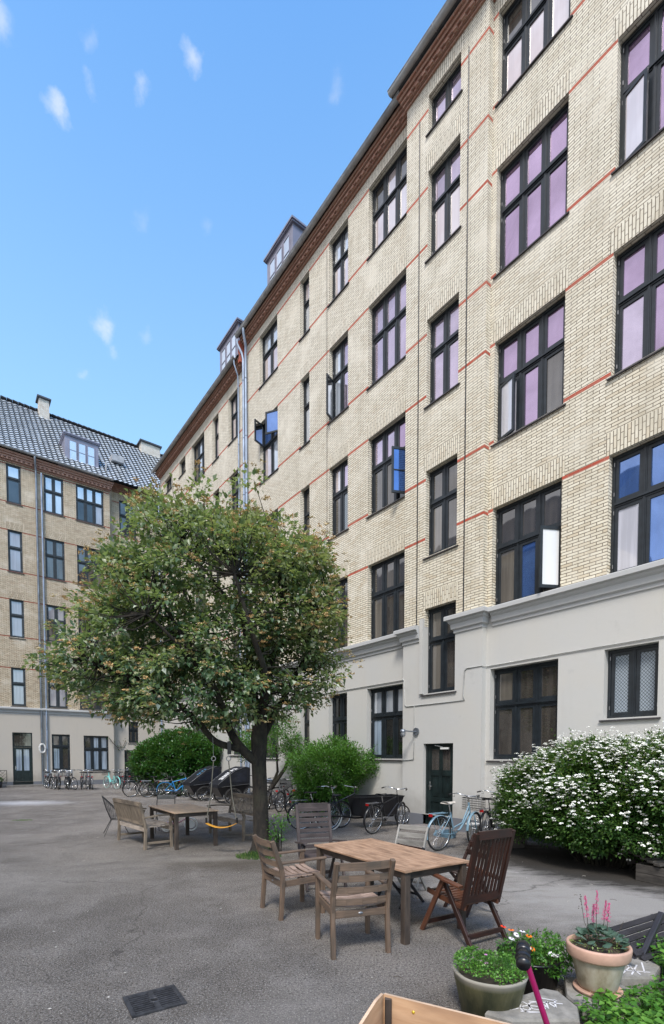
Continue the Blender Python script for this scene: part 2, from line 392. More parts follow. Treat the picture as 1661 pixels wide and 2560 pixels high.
def door(par,x0,x1,y,z0,z1,panels=True,transom=None,mat=None,handle_x=None,glazed=False,closer=True,depth=.1,grp=None):
    mat=mat or m_door; b=MB(); yb=y-depth
    f=.06; zt=z1 if transom is None else transom
    b.box(x0,x0+f,yb-.04,yb+.03,z0,z1);b.box(x1-f,x1,yb-.04,yb+.03,z0,z1);b.box(x0+f,x1-f,yb-.04,yb+.03,z1-f,z1)
    if transom: b.box(x0+f,x1-f,yb-.04,yb+.03,zt-.04,zt+.04)
    d0,d1=x0+f+.004,x1-f-.004; top=(zt-.05 if transom else z1-f-.004)
    H=top-z0
    # stiles and rails around two columns of panels
    xm=(d0+d1)/2; st=.11
    rows=[(.0,.10),(.30,.35),(.63,.70),(.96,1.0)] if not glazed else [(0,.12),(.32,.38),(.95,1.0)]
    for (a,c) in ((d0,d0+st),(xm-.05,xm+.05),(d1-st,d1)): b.box(a,c,yb-.03,yb+.012,z0+.01,top)
    for (r0,r1) in rows:
        for (a,c) in ((d0+st,xm-.05),(xm+.05,d1-st)): b.box(a,c,yb-.03,yb+.010,z0+.01+r0*(H-.01),z0+.01+r1*(H-.01))
    for k in range(len(rows)-1):
        last=k==len(rows)-2
        for (a,c) in ((d0+st,xm-.05),(xm+.05,d1-st)):
            if not last and not (glazed and k>=1):
                b.box(a,c,yb-.028,yb-.012,z0+.01+rows[k][1]*(H-.01),z0+.01+rows[k+1][0]*(H-.01))
                b.box(a+.05,c-.05,yb-.012,yb+.0,z0+.05+rows[k][1]*(H-.01),z0-.03+rows[k+1][0]*(H-.01))
    dr=b.build('door',mat,par)
    p=MB()
    for (a,c) in ((d0+st,xm-.05),(xm+.05,d1-st)):
        k=len(rows)-2
        e=z0+.01+rows[k][1]*(H-.01);g=z0+.01+rows[k+1][0]*(H-.01)
        p.quad((c,yb-.018,e),(a,yb-.018,e),(a,yb-.018,g),(c,yb-.018,g),GK.index('net' if glazed else 'dark'))
    if transom:
        p.quad((x1-f,yb-.01,zt+.04),(x0+f,yb-.01,zt+.04),(x0+f,yb-.01,z1-f),(x1-f,yb-.01,z1-f),GK.index('dark'))
    p.build('pane',GM,dr)
    h=MB(); hx=handle_x if handle_x is not None else x1-.13
    h.box(hx-.02,hx+.02,yb+.012,yb+.022,z0+.93,z0+1.15); h.tube([(hx,yb+.02,z0+1.03),(hx,yb+.06,z0+1.03),(hx-.11,yb+.06,z0+1.03)],.009,8)
    h.tube([(hx,yb+.02,z0+1.12),(hx,yb+.035,z0+1.12)],.014,10); h.build('handle',m_chrome,dr)
    if closer:
        h=MB();h.box(x0+.2,x0+.46,yb+.03,yb+.075,z1-.15,z1-.10);h.tube([(x0+.4,yb+.05,z1-.09),(x0+.62,yb+.09,z1-.05)],.008,6);h.build('door_closer',m_white,dr)
    return dr
def corbel(par,x0,x1,y,z,mat,h=.34,out=.27,returns=(True,True)):
    b=MB(); steps=5
    for i in range(steps):
        a=z+h*i/steps;c=z+h*(i+1)/steps; o=out*(i+1)/steps
        b.box(x0-(o*.6 if returns[0] else 0),x1+(o*.6 if returns[1] else 0),y-.02,y+o,a,c-.004)
    # dentil headers under the top steps
    n=int((x1-x0)/.24)
    for i in range(n):
        xx=x0+.06+i*(x1-x0-.12)/n; b.box(xx,xx+.11,y+out*.4,y+out*.4+.075,z+h*.16,z+h*.395)
    return b.build('eaves_cornice',mat,par)
def gutter(par,x0,x1,y,z,r=.085,mat=None):
    b=MB(); n=10; ring=[]
    L_=x1-x0; seg=max(2,int(L_/2.0))
    for k in range(seg+1):
        x=x0+L_*k/seg
        for i in range(n+1):
            a=PI+PI*i/n; ring.append((x,y+r*math.cos(a),z+r*math.sin(a)))
        for i in range(n,-1,-1):
            a=PI+PI*i/n; ring.append((x,y+(r-.008)*math.cos(a),z+(r-.008)*math.sin(a)))
    m=2*n+2; fs=[]
    for k in range(seg):
        for i in range(m):
            j=(i+1)%m; fs.append((k*m+i,k*m+j,(k+1)*m+j,(k+1)*m+i))
    fs.append(tuple(range(m))); fs.append(tuple(range(seg*m+m-1,seg*m-1,-1)))
    b.add(ring,fs,0,None,True)
    b.tube([(x0,y+r,z),(x1,y+r,z)],.012,6)
    for k in range(1,seg):   # clips and joints
        x=x0+L_*k/seg
        pts=[(x,y+(r+.004)*math.cos(PI+PI*i/n),z+(r+.004)*math.sin(PI+PI*i/n)) for i in range(n+1)]
        b.tube(pts,.011,5)
    return b.build('gutter',mat or m_zincd,par)
def moulding(par,x0,x1,y,mat,z=5.25,e0=False,e1=False,name='cornice'):
    prof=[(0,-.42),(.03,-.40),(.03,-.34),(.075,-.31),(.085,-.24),(.085,-.20),(.125,-.16),(.135,-.12),(.20,-.10),(.20,-.015),(.19,0),(-.02,.03)]
    b=MB(); n=len(prof)
    vs=[(x0-(p[0] if e0 else 0),y+p[0],z+p[1]) for p in prof]+[(x1+(p[0] if e1 else 0),y+p[0],z+p[1]) for p in prof]
    vs+= [(x0,y-.02,z-.42),(x1,y-.02,z-.42)]
    fs=[(i,i+1,n+i+1,n+i) for i in range(n-1)]
    b.add(vs,fs,0)
    # end returns
    for (en,k0,xx,s) in ((e0,0,x0,1),(e1,n,x1,-1)):
        for i in range(n-1):
            p,q=prof[i],prof[i+1]
            A=vs[k0+i];B_=vs[k0+i+1]
            b.add([A,B_,(B_[0],y-.22,B_[2]),(A[0],y-.22,A[2])],[(0,1,2,3)],0)
    return b.build(name,mat,par)
def roof_plain(par,x0,x1,y,z,pitch=45,run=6.0,mat=None):
    t=math.tan(math.radians(pitch)); b=MB()
    b.quad((x0,y,z),(x1,y,z),(x1,y-run,z+run*t),(x0,y-run,z+run*t),0)
    b.quad((x0,y-2*run,z),(x0,y-run,z+run*t),(x1,y-run,z+run*t),(x1,y-2*run,z),0)
    b.add([(x0,y,z),(x0,y-run,z+run*t),(x0,y-2*run,z)],[(0,1,2)],0);b.add([(x1,y,z),(x1,y-2*run,z),(x1,y-run,z+run*t)],[(0,1,2)],0)
    return b.build('roof',mat,par)
m_slate=simple('roof_slate',(.05,.055,.065),.5,var=.4)
# ---- right building: main block with stair tower
RB=thing('apartment_building','long pale brick apartment block with plastered ground floor filling the right side','building',P0,RX)
SX0,SX1,SY=-1.40,1.12,.17
A_=[(18.37,16.42),(15.03,12.72),(11.25,9.0),(7.55,5.27)]
Gd=(3.87,1.77)
holesM=[];wl=[]
def col(x0,x1,cols,key,ground=True,rows=A_):
    for r,(zt,zb) in enumerate(rows):
        holesM.append((x0,x1,zb,zt)); wl.append((x0,x1,zb,zt,cols,key,r))
    if ground: holesM.append((x0,x1,Gd[1],Gd[0])); wl.append((x0,x1,Gd[1],Gd[0],cols,key,4))
col(-5.75,-4.09,3,'R2',False)
holesM.append((-5.02,-4.09,2.57,3.89)); wl.append((-5.02,-4.09,2.57,3.89,2,'RS',4))
col(-8.6,-7.0,3,'R3',True)
col(-3.17,-1.53,3,'R1')
col(1.24,2.82,3,'L1'); col(3.78,4.75,2,'L2'); col(5.88,6.43,1,'L3'); col(7.97,9.32,2,'L4')
bandsM=[18.30,16.40,14.97,12.72,11.19,9.02,7.48]
pan={
 ('R1',0):[['pink','pink','pink'],['dark','dark','pink']],
 ('R1',1):[['lilac']*3]*2, ('R1',2):[['curtain','lilac','dark'],['lilac']*3],
 ('R1',3):[['cream','blue','cream'],['dark','dark','dark']], ('R1',4):[['dark','dark','dark'],['cream','dark','dark']],
 ('R2',0):[['lilac']*3]*2, ('R2',1):[['pink','lilac','lilac'],['lilac']*3],('R2',2):[['lilacd','lilac','lilac'],['lilac']*3],
 ('R2',3):[['curtain','blue','blue'],['blue']*3],('RS',4):[['lace','lace']],
 ('L1',0):[['pink']*3,['dark','pink','dark']],('L1',1):[['lilacd']*3]*2,('L1',2):[['dark','dark','blue'],['lilacd','lilacd','lilac']],
 ('L1',3):[['cream','dark','dark'],['dark','cream','dark']],('L1',4):[['net','black','black'],['sky','sky','sky']],
 ('L2',0):[['pink','pink'],['sky','sky']],('L2',1):[['sky','lilacd']]*2,('L2',2):[['dark','lace'],['pink','lilacd']],('L2',3):[['dark']*2]*2,('L2',4):[['black']*2]*2,
 ('L3',0):[['sky'],['pink']],('L3',1):[['sky'],['sky']],('L3',2):[['dark'],['dark']],('L3',3):[['dark'],['dark']],('L3',4):[['dark'],['dark']],
 ('L4',0):[['pink']*2,['sky']*2],('L4',1):[['pink','sky'],['blue','blue']],('L4',2):[['dark']*2]*2,('L4',3):[['dark']*2]*2,('L4',4):[['dark']*2]*2,
}
def clip(holes,lo,hi): return [(a,b,max(c,lo),min(d,hi)) for a,b,c,d in holes if d>lo+.01 and c<hi-.01]
# main wall (brick part)
w=MB(); seg=[(-12,SX0),(SX1,10.55)]
for a,b in seg: facade(w,a,b,0,ZB,19.1,[h for h in holesM if h[2]>=ZB and h[0]>=a and h[1]<=b],bandsM,0,0,0)
# stair tower front
SW=[(18.36,17.46),(16.54,14.40),(12.93,10.80),(9.17,6.99),(5.67,3.47)]
hs=[(-.63,.38,zb,zt) for zt,zb in SW]
holesS=[h for h in hs if h[2]>ZB]+[(-.63,.38,ZB,5.67)]
facade(w,SX0,SX1,SY,ZB,19.1,holesS,[18.0,16.14,14.74,12.55,11.03,8.93,7.43],0,0,0)
for xx,s in ((SX0,1),(SX1,-1)):
    w.quad((xx,SY,ZB),(xx,0,ZB),(xx,0,19.1),(xx,SY,19.1),0)
for z in [18.0,16.14,14.74,12.55,11.03,8.93,7.43]: w.box(SX0-.003,SX0+.02,.0,SY-.001,z,z+.068,2)
w.quad((10.55,0,ZB),(10.55,-12,ZB),(10.55,-12,19.1),(10.55,0,19.1),0)
w.quad((-12,0,0),(-12,-12,0),(-12,-12,19.1),(-12,0,19.1),0)
w.quad((-12,-12,0),(10.55,-12,0),(10.55,-12,19.1),(-12,-12,19.1),0)
w.build('wall',[m_brick,m_brickv,m_red],RB)
# plaster ground floor
hg=[h for h in holesM if h[2]<ZB]
pb=MB()
facade(pb,-12,SX0,.02,.32,ZB-.1,[h for h in hg if h[1]<SX0],[],0,0,0,depth=.19)
facade(pb,SX1,10.55,.02,.32,ZB-.1,[h for h in hg if h[0]>SX1],[],0,0,0,depth=.19)
facade(pb,SX0-.02,SX1+.02,SY+.02,.32,ZB-.1,[(-.63,.38,3.47,ZB-.1),(-.60,.38,.32,2.17)],[],0,0,0,depth=.19)
pb.quad((SX0-.02,SY+.02,.0),(SX0-.02,0,.0),(SX0-.02,0,ZB-.1),(SX0-.02,SY+.02,ZB-.1),0)
pb.quad((SX1+.02,0,.0),(SX1+.02,SY+.02,0),(SX1+.02,SY+.02,ZB-.1),(SX1+.02,0,ZB-.1),0)
# raised plaster jambs beside the low stair window
pb.box(.385,.50,.0,SY+.075,3.47,5.42); 
pb.box(-.72,-.64,.0,SY+.045,4.9,5.2)
pb.build('plaster_wall',m_plas,RB)
pl=MB()
for (a,b,y) in ((-12,SX0-.045,.045),(SX1+.045,10.55,.045),(SX0-.045,-.62,SY+.045),(.40,SX1+.045,SY+.045)): pl.box(a,b,y-.06,y,-.02,.32)
pl.box(SX0-.045,SX0+.02,-.01,SY-.0,-.02,.32); pl.build('plinth',m_plin,RB)
moulding(RB,-12,SX0-.19,.02,m_plasc); moulding(RB,SX1+.19,10.6,.02,m_plasc)
moulding(RB,SX0,-.63,SY+.02,m_plasc,5.25,True,True); moulding(RB,.52,SX1,SY+.02,m_plasc,5.25,False,True)
for (x0,x1,zb,zt,cols,key,r) in wl:
    pn=pan.get((key,r)); sk=()
    rows=(.60,)
    y=0.0 if r<4 else .02
    if key=='RS': rows=()
    if key=='L1' and r==2: sk=((0,0),)
    if key=='R1' and r==3: sk=((0,0),)
    if pn is not None and key in('R1','R2','L1','L2','L4','R3'): pn=[list(reversed(q)) for q in pn]  # local x runs away from the camera
    wo=window(RB,x0,x1,y,zb,zt,cols,rows,pn,sill=(r!=3),skip=sk,depth=.17 if r<4 else .19)
    if key=='R1' and r==3: sash(wo,x0+.055,-.12,zb+.07,zb+(zt-zb)*.6-.05,.49,62,'frost')
    if key=='L1' and r==2: sash(wo,x0+.055,-.12,zb+.07,zb+(zt-zb)*.6-.05,.47,63,'blue',True)
    if key=='L2' and r==1: sash(wo,x1-.055,-.12,zb+.07,zb+(zt-zb)*.6-.05,.40,112,'sky')
    if key=='L4' and r==1: sash(wo,x1-.055,-.12,zb+(zt-zb)*.62,zt-.05,.50,108,'sky'); sash(wo,x0+.055,-.12,zb+(zt-zb)*.62,zt-.05,.60,32,'blue')
    if key=='R2' and r==1: sash(wo,x1-.055,-.14,zb+.07,zb+(zt-zb)*.6-.05,.46,168,'pink')
    if key=='R1' and r==2: sash(wo,x1-.055,-.14,zb+.07,zb+(zt-zb)*.6-.05,.46,166,'curtain')
sp=[[['lilacd','lilacd']],[['pink','pink'],['lilacd','lilacd']],[['lilacd','lilacd']]*2,[['cream','dark'],['dark','dark']],[['cream','dark'],['cream','dark']]]
for i,(zt,zb) in enumerate(SW):
    window(RB,-.63,.38,SY if i<4 else SY+.02,zb,zt,2,() if i==0 else (.62,),[list(reversed(q)) for q in sp[i]],sill=True,depth=.17 if i<4 else .19)
door(RB,-.60,.38,SY+.02,.03,2.17,handle_x=.38-.14,depth=.13)
b=MB();b.box(-.75,.5,SY-.1,SY+.42,-.02,.045);b.build('doorstep',simple('step_stone',(.20,.18,.17),.8,bp=.3),RB)
corbel(RB,-12,SX0,0,18.68,m_corb,.34,.25,(0,0));corbel(RB,SX1,10.55,0,18.68,m_corb,.34,.25,(0,0));corbel(RB,SX0,SX1,SY,18.70,m_corb,.34,.25,(1,1))
gutter(RB,-12,SX0+.1,.35,19.08);gutter(RB,SX0-.25,SX1+.28,SY+.36,19.15);gutter(RB,SX1+.05,10.62,.35,19.08)
roof_plain(RB,-12,10.6,.33,19.05,45,6,m_slate)
b=MB(); b.add([(SX0-.25,SY+.34,19.13),(SX1+.28,SY+.34,19.13),(SX1+.28,.0,19.5),(SX0-.25,.0,19.5),(SX0-.25,.0,19.03),(SX1+.28,.0,19.03),(SX1+.28,SY+.34,19.09),(SX0-.25,SY+.34,19.09)],[(0,1,2,3),(4,7,6,5),(0,7,6,1),(0,3,4,7),(1,6,5,2)],0); b.build('roof_edge',m_slate,RB)
# expansion joints and cables
b=MB()
for x,z0,z1 in ((.66,5.3,18.0),(-.86,5.3,18.2)): b.tube([(x,SY+.006,z0),(x-.004,SY+.006,(z0+z1)/2),(x,SY+.006,z1)],.015,5)
b.tube([(4.86,.006,9),(4.86,.006,18.2)],.009,5)
b.build('cable',m_black,RB)
b=MB();cr=.012
Y=.04
b.tube([(-11,Y,3.97),(-3.2,Y,3.96),(SX0-.04,Y,3.95),(SX0-.04,SY+.03,3.95),(-1.0,SY+.035,3.95),(-.93,SY+.035,3.9),(-.90,SY+.035,3.28),(-.94,SY+.035,3.2),(-.2,SY+.035,3.19),(.99,SY+.035,3.19),(1.05,SY+.035,3.24),(1.08,SY+.035,3.9),(1.15,SY+.035,3.95),(1.16,Y,3.95),(10,Y,3.94)],cr,6)
b.tube([(.70,SY+.035,3.18),(.70,SY+.035,2.55)],cr,6)
b.tube([(.70,SY+.035,2.4),(.72,SY+.035,1.76),(1.15,SY+.035,1.73)],cr,6)
b.build('wall_cable',m_cable,RB)
# gable downpipes between the two blocks
def downpipe(par,x,y,z0,z1,r,gx,gy,gz,mat=None):
    b=MB(); pts=[(gx,gy,gz-.03),(gx,gy,gz-.18),(gx+(x-gx)*.6,gy+(y-gy)*.8,gz-.5),(x,y,gz-.75),(x,y,z1-.9),(x,y,z0)]
    b.tube(pts,r,10)
    z=z0+1.2
    while z<gz-1: b.torus((x,y,z),(0,0,1),r+.006,.01,12,5); z+=2.3
    return b.build('downpipe',mat or m_pipe,par)
downpipe(RB,10.28,.11,0,18.4,.055,10.0,.35,19.0)
downpipe(RB,10.46,.13,0,18.0,.05,10.55,.35,18.9)
# dormers
def dormer(par,x0,x1,yf,z0,zt,n,yb,mat=None,gl='sky',cap=.45):
    mat=mat or m_lead; b=MB()
    b.box(x0,x1,yb,yf,z0,zt)
    o=.12
    b.box(x0-o,x1+o,yb,yf+o,zt,zt+.07); b.box(x0-o+.04,x1+o-.04,yb,yf+o-.04,zt-.06,zt)
    v=[(x0-o,yf+o,zt+.07),(x1+o,yf+o,zt+.07),(x1+o,yb,zt+.07),(x0-o,yb,zt+.07),((x0+x1)/2-.25*(x1-x0),yf-.5,zt+cap),((x0+x1)/2+.25*(x1-x0),yf-.5,zt+cap),((x0+x1)/2+.25*(x1-x0),yb,zt+cap),((x0+x1)/2-.25*(x1-x0),yb,zt+cap)]
    b.add(v,[(0,1,5,4),(1,2,6,5),(3,0,4,7),(4,5,6,7)],0)
    for xx in (x0-.006,x1+.006):  # seams on the cheeks
        b.bar((xx,yf-.05,z0+.2),(xx,yb+.1,zt-.1),.012,.02)
    d=b.build('dormer',mat,par)
    w=(x1-x0-.36)/n
    for i in range(n):
        a=x0+.18+w*i+.03;c=a+w-.06
        f=MB();e=zt-.28;g=max(z0+.25,e-1.25)
        for (p,q,r,s) in ((a,a+.05,g,e),(c-.05,c,g,e),(a+.05,c-.05,g,g+.05),(a+.05,c-.05,e-.05,e),(a+.05,c-.05,(g+e)/2-.015,(g+e)/2+.015)): f.box(p,q,yf-.02,yf+.03,r,s)
        f.quad((c-.05,yf+.012,g+.05),(a+.05,yf+.012,g+.05),(a+.05,yf+.012,e-.05),(c-.05,yf+.012,e-.05),1)
        f.build('window',[mat,G[gl]],d)
    return d
dormer(RB,8.5,10.5,-1.05,20.2,22.75,3,-4.2)
# ---- far right block
FB=thing('apartment_building','lower brick block behind the tree, left of the paired downpipes','building',rloc(0,0),RX)
FA=[(17.55,15.6),(14.18,12.2),(10.8,8.8),(7.2,5.27)]
hf=[];fl=[]
for (x0,x1,n,small) in ((11.22,12.15,2,0),(13.18,13.85,1,0),(14.80,16.40,3,0),(17.25,18.15,1,1),(19.3,20.45,2,1)):
    for r,(zt,zb) in enumerate(FA):
        if small: zb=zt-.78
        hf.append((x0,x1,zb,zt)); fl.append((x0,x1,zb,zt,n,small,r))
hfg=[(11.22,12.15,1.9,3.8),(14.8,16.4,1.9,3.8),(19.2,20.4,.3,2.4)]
w=MB(); facade(w,10.555,21.2,-.01,ZB,18.1,[h for h in hf],[17.49,15.57,14.12,12.2,10.75,8.8,7.15],0,0,0)
w.quad((21.2,-.01,0),(21.2,-12,0),(21.2,-12,18.1),(21.2,-.01,18.1),0)
w.quad((10.555,-12,0),(21.2,-12,0),(21.2,-12,18.1),(10.555,-12,18.1),0)
w.build('wall',[m_brick,m_brickv,m_red],FB)
pb=MB(); facade(pb,10.555,21.2,.01,.32,ZB-.1,hfg,[],0,0,0,depth=.19); pb.build('plaster_wall',m_plas,FB)
pl=MB(); pl.box(10.56,21.2,-.02,.035,-.02,.32); pl.build('plinth',m_plin,FB)
moulding(FB,10.61,21.2,.01,m_plasc)
pf=[['sky','pink'],['pink'],['dark','sky','dark'],['dark'],['dark','dark']]
for i,(x0,x1,zb,zt,n,small,r) in enumerate(fl):
    c=pf[i//4] if r==0 else ['dark']*n
    c=(c*3)[:n]
    window(FB,x0,x1,-.01,zb,zt,n,() if small else (.6,),[c] if small else [c,c],sill=r!=3)
for (x0,x1,zb,zt) in hfg:
    window(FB,x0,x1,.01,zb,zt,2,(.62,),[['black']*2]*2,depth=.19)
corbel(FB,10.6,21.2,0,17.98,m_corb,.34,.25,(0,1)); gutter(FB,10.75,21.45,.35,18.36)
roof_plain(FB,10.6,21.2,.33,18.33,45,6,m_slate)
downpipe(FB,10.98,.10,0,17.4,.032,10.85,.35,18.3,m_pipe)
dormer(FB,13.1,15.1,-1.0,19.5,22.0,3,-4.2)
downpipe(FB,21.1,.12,0,17.6,.05,21.3,.35,18.3,m_pipe)
# red brick return seen in the step between the eaves
b=MB();b.box(10.56,10.7,-.3,.24,18.1,18.95);b.build('eaves_return',m_red,FB)
# ---- left building (faces the camera across the yard)
LX=ang(-.79584633,-.60549866)   # local x to the left, y out to the court
PL=(-18.3544,30.4038,0)
LB=thing('apartment_building','ochre brick house with glazed tile roof closing the far left of the yard','building',PL,LX)
def T(a,b): return (-b,-a)
colsL=[(-.88,-.14,1),(1.04,2.11,2),(2.81,4.44,3)]
AL=[(18.98,16.74),(15.18,12.76),(11.15,8.9),(7.12,4.85)]
hl=[];ll=[]
for ci,(t0,t1,n) in enumerate(colsL+[(-3.4,-2.3,2),(-6.2,-4.6,3)]):
    for r,(zt,zb) in enumerate(AL): hl.append((-t1,-t0,zb,zt)); ll.append((-t1,-t0,zb,zt,n,ci,r))
w=MB(); facade(w,-4.80,9,0,4.75,19.5,hl,[18.9,16.72,15.1,12.74,11.08,8.9,7.05],0,0,0,depth=.12)
RY=-.5
hl2=[(-6.62,-5.52,zb,zt) for zt,zb in AL]
facade(w,-13,-5.08,RY,4.75,19.85,hl2,[18.75,16.55,14.95,12.6,10.95,8.8,6.9],0,0,0,depth=.12)
w.quad((-4.80,0,0.3),(-5.08,RY,0.3),(-5.08,RY,19.85),(-4.80,0,19.85),0,uv=[(0,.3),(.57,.3),(.57,19.85),(0,19.85)])
w.quad((9,0,0),(9,-12,0),(9,-12,19.5),(9,0,19.5),0); w.quad((-13,-13,0),(9,-13,0),(9,-13,19.5),(-13,-13,19.5),0)
w.build('wall',[m_brickL,m_brickLv,m_redL],LB)
hgl=[(-.13,.90,.10,3.26),(-2.19,-1.17,.95,3.20),(-4.48,-2.98,.86,3.16)]
pb=MB(); facade(pb,-4.82,9,.02,.30,4.66,[(a,b,max(c,.30),d) for a,b,c,d in hgl],[],0,0,0,depth=.12)
facade(pb,-13,-5.10,RY+.02,.30,4.66,[(-6.63,-5.60,.30,2.25),(-8.05,-7.30,2.62,3.11),(-6.55,-5.9,2.75,4.2)],[],0,0,0,depth=.12)
pb.quad((-4.82,.02,-.02),(-5.10,RY+.02,-.02),(-5.10,RY+.02,4.66),(-4.82,.02,4.66),0)
pb.build('plaster_wall',m_plasL,LB)
pl=MB()
for (a,b,y) in ((-4.8,-.14,.04),(.92,9,.04),(-5.58,-5.12,RY+.04),(-13,-6.65,RY+.04)): pl.box(a,b,y-.06,y,-.02,.30)
pl.build('plinth',m_plin,LB)
moulding(LB,-4.84,9,.0,m_plasc,4.75,True,False); 
pw={0:[[['black'],['sky']],[['greyp'],['greyp']],[['greyp'],['greyp']],[['greyp'],['greyp']]],
    1:[[['sky']*2]*2,[['dark']*2,['dark']*2],[['greyp','dark'],['greyp']*2],[['greyp']*2]*2],
    2:[[['greyp','black','black'],['sky']*3],[['dark']*3]*2,[['dark']*3]*2,[['dark']*3]*2]}
for (x0,x1,zb,zt,n,ci,r) in ll:
    pp=pw[ci][r] if ci in pw else [['dark']*n]*2
    window(LB,x0,x1,0,zb,zt,n,(.58 if (ci,r)!=(0,0) else .64,),pp,depth=.10,fm=m_frameL,sill=True)
for (x0,x1,zb,zt) in hl2: window(LB,x0,x1,RY,zb,zt,2,(.58,),[['dark']*2]*2,depth=.10,fm=m_frameL)
window(LB,-2.19,-1.17,.02,.95,3.20,2,(.66,),[['dark','net'],['dark','dark']],depth=.12,sill=True)
window(LB,-4.48,-2.98,.02,.86,3.16,3,(.62,),[['net']*3,['net','net','dark']],depth=.12)
window(LB,-8.05,-7.30,RY+.02,2.62,3.11,2,(),[['black']*2],depth=.12); window(LB,-6.55,-5.9,RY+.02,2.75,4.2,2,(.6,),[['dark']*2]*2,depth=.12)
door(LB,-.13,.90,.02,.10,3.26,transom=2.42,glazed=True,handle_x=.90-.14,closer=False)
door(LB,-6.63,-5.60,RY+.02,.0,2.25,handle_x=-5.60-.13,closer=True)
b=MB();b.box(-.6,1.3,-.05,.55,-.02,.11);b.build('doorstep',simple('step_concrete',(.17,.155,.14),.85,bp=.3),LB)
corbel(LB,-4.82,9,0,19.05,m_corb,.55,.30,(1,0)); corbel(LB,-13,-5.1,RY,19.4,m_corb,.5,.28,(0,0))
gutter(LB,-4.95,9,.42,19.72,.09); gutter(LB,-13,-4.95,RY+.40,20.08,.09)
b=MB();b.tube([(-4.95,.42,19.7),(-5.02,.1,19.95),(-4.98,-.1,20.05)],.06,10);b.build('gutter_swan_neck',m_zinc,LB)
downpipe(LB,-.62,.14,0,18.5,.06,-.55,.42,19.66,m_zinc); downpipe(LB,-.90,.12,0,17.8,.05,-.90,.2,18.9,m_pipe)
# glazed pantile roof
m_tile,nt,bs=newmat('glazed_roof_tile')
f=noi(nt,coord(nt),2.5,4); L(nt,ramp(nt,f,[(.3,(.38,.42,.46)),(.7,(.60,.64,.67))]),bs.inputs['Base Color']);bs.inputs['Roughness'].default_value=.16;bs.inputs['IOR'].default_value=2.2  # pale base paints the sky's gleam onto dark glazed tiles
m_tlip=simple('tile_joint_shadow',(.012,.012,.015),.8)
def tiles(par,x0,x1,y0,z0,run,tw=.31,th=.36):
    b=MB(); s=math.sqrt(.5); nU=int((x1-x0)/tw); nV=int(run*math.sqrt(2)/th); K=5
    for j in range(nV):
        for i in range(nU):
            xa=x0+i*tw; v0=j*th; v1=v0+th*1.0
            up=.02+R.uniform(-.004,.004); tone=R.random()
            vs=[]
            for v,h in ((v0,.036+up),(v1,.008)):
                for k in range(K+1):
                    u=k/K; hh=h+.028*math.sin(u*2*PI+.5)
                    y=y0-v*s+hh*s; z=z0+v*s+hh*s
                    vs.append((xa+u*(tw-.025),y,z))
            fs=[(k,k+1,K+1+k+1,K+1+k) for k in range(K)]
            b.add(vs,fs,0,None,True)
            lip=[(x,yy-(.055)*s,zz-.055*s) for x,yy,zz in vs[:K+1]]
            b.add(vs[:K+1]+lip,[(K+1+k,K+1+k+1,k+1,k) for k in range(K)],1)
    b.quad((x0,y0-.0,z0-.02),(x1,y0-.0,z0-.02),(x1,y0-run,z0+run-.02),(x0,y0-run,z0+run-.02),1)
    b.quad((x0,y0-2*run,z0),(x0,y0-run,z0+run-.02),(x1,y0-run,z0+run-.02),(x1,y0-2*run,z0),1)
    # ridge tiles
    n=int((x1-x0)/.34)
    for i in range(n):
        xx=x0+i*.34; b.tube([(xx,y0-run,z0+run+.03),(xx+.32,y0-run,z0+run+.05)],[.10,.12],8,1)
    return b.build('roof',[m_tile,m_tlip],par)
tiles(LB,-13,7,.36,19.75,6.35)
def chimney(par,x,y,z0,z1,wx,wy):
    m=brick('chimney_brick',[(.60,.55,.49),(.52,.46,.41),(.4,.3,.24)],(.3,.27,.23),white=.9,dirt=.35) if 'chimney_brick' not in bpy.data.materials else bpy.data.materials['chimney_brick']
    b=MB(); zm=z0+(z1-z0)*.42
    b.box(x-wx/2-.06,x+wx/2+.06,y-wy/2-.06,y+wy/2+.06,z0,zm); b.box(x-wx/2,x+wx/2,y-wy/2,y+wy/2,zm,z1-.14)
    c=b.build('chimney',m,par)
    t=MB(); t.box(x-wx/2-.12,x+wx/2+.12,y-wy/2-.12,y+wy/2+.12,z1-.10,z1); t.box(x-wx/2-.05,x+wx/2+.05,y-wy/2-.05,y+wy/2+.05,z1-.14,z1-.10)
    t.build('chimney_cap',m_slate,c)
chimney(LB,-1.9,-5.6,24.4,26.75,.62,.7); chimney(LB,-9.2,-5.6,24.2,26.35,1.45,.7)
dormer(LB,-4.3,-2.35,-.55,20.1,22.15,3,-3.2,cap=.25)
b=MB()
for (x,y,z) in ((-4.75,-.5,20.4),(-8.7,-2.6,22.4)):
    b=MB(); b.tube([(x,y,z-.3),(x,y,z+.75)],.055,8); b.build('vent_pipe',m_zincd,LB)
b=MB(); b.box(-6.2,-5.4,-2.3,-1.6,22.1,22.5); b.build('skylight',m_zincd,LB)
# ---- block on the near left, outside the view: it is what the lower windows mirror
OB=thing('apartment_building','brown brick house across the yard mirrored in the lower window panes','building',rloc(5,18),RX)
w=MB(); w.box(0,30,-.0,10,0,14.5)
w.add([(0,-.3,14.5),(30,-.3,14.5),(30,5,19.5),(0,5,19.5),(0,10,14.5),(30,10,14.5)],[(0,1,2,3),(3,2,5,4),(0,3,4),(1,5,2)],1)
w.build('wall',[m_brickL,m_slate],OB)
g=MB()
for i in range(8):
    for j in range(4): g.box(1.5+i*3.6,3.0+i*3.6,-.06,.02,1.6+j*3.4,3.6+j*3.4)
g.build('window_row',m_frame,OB)
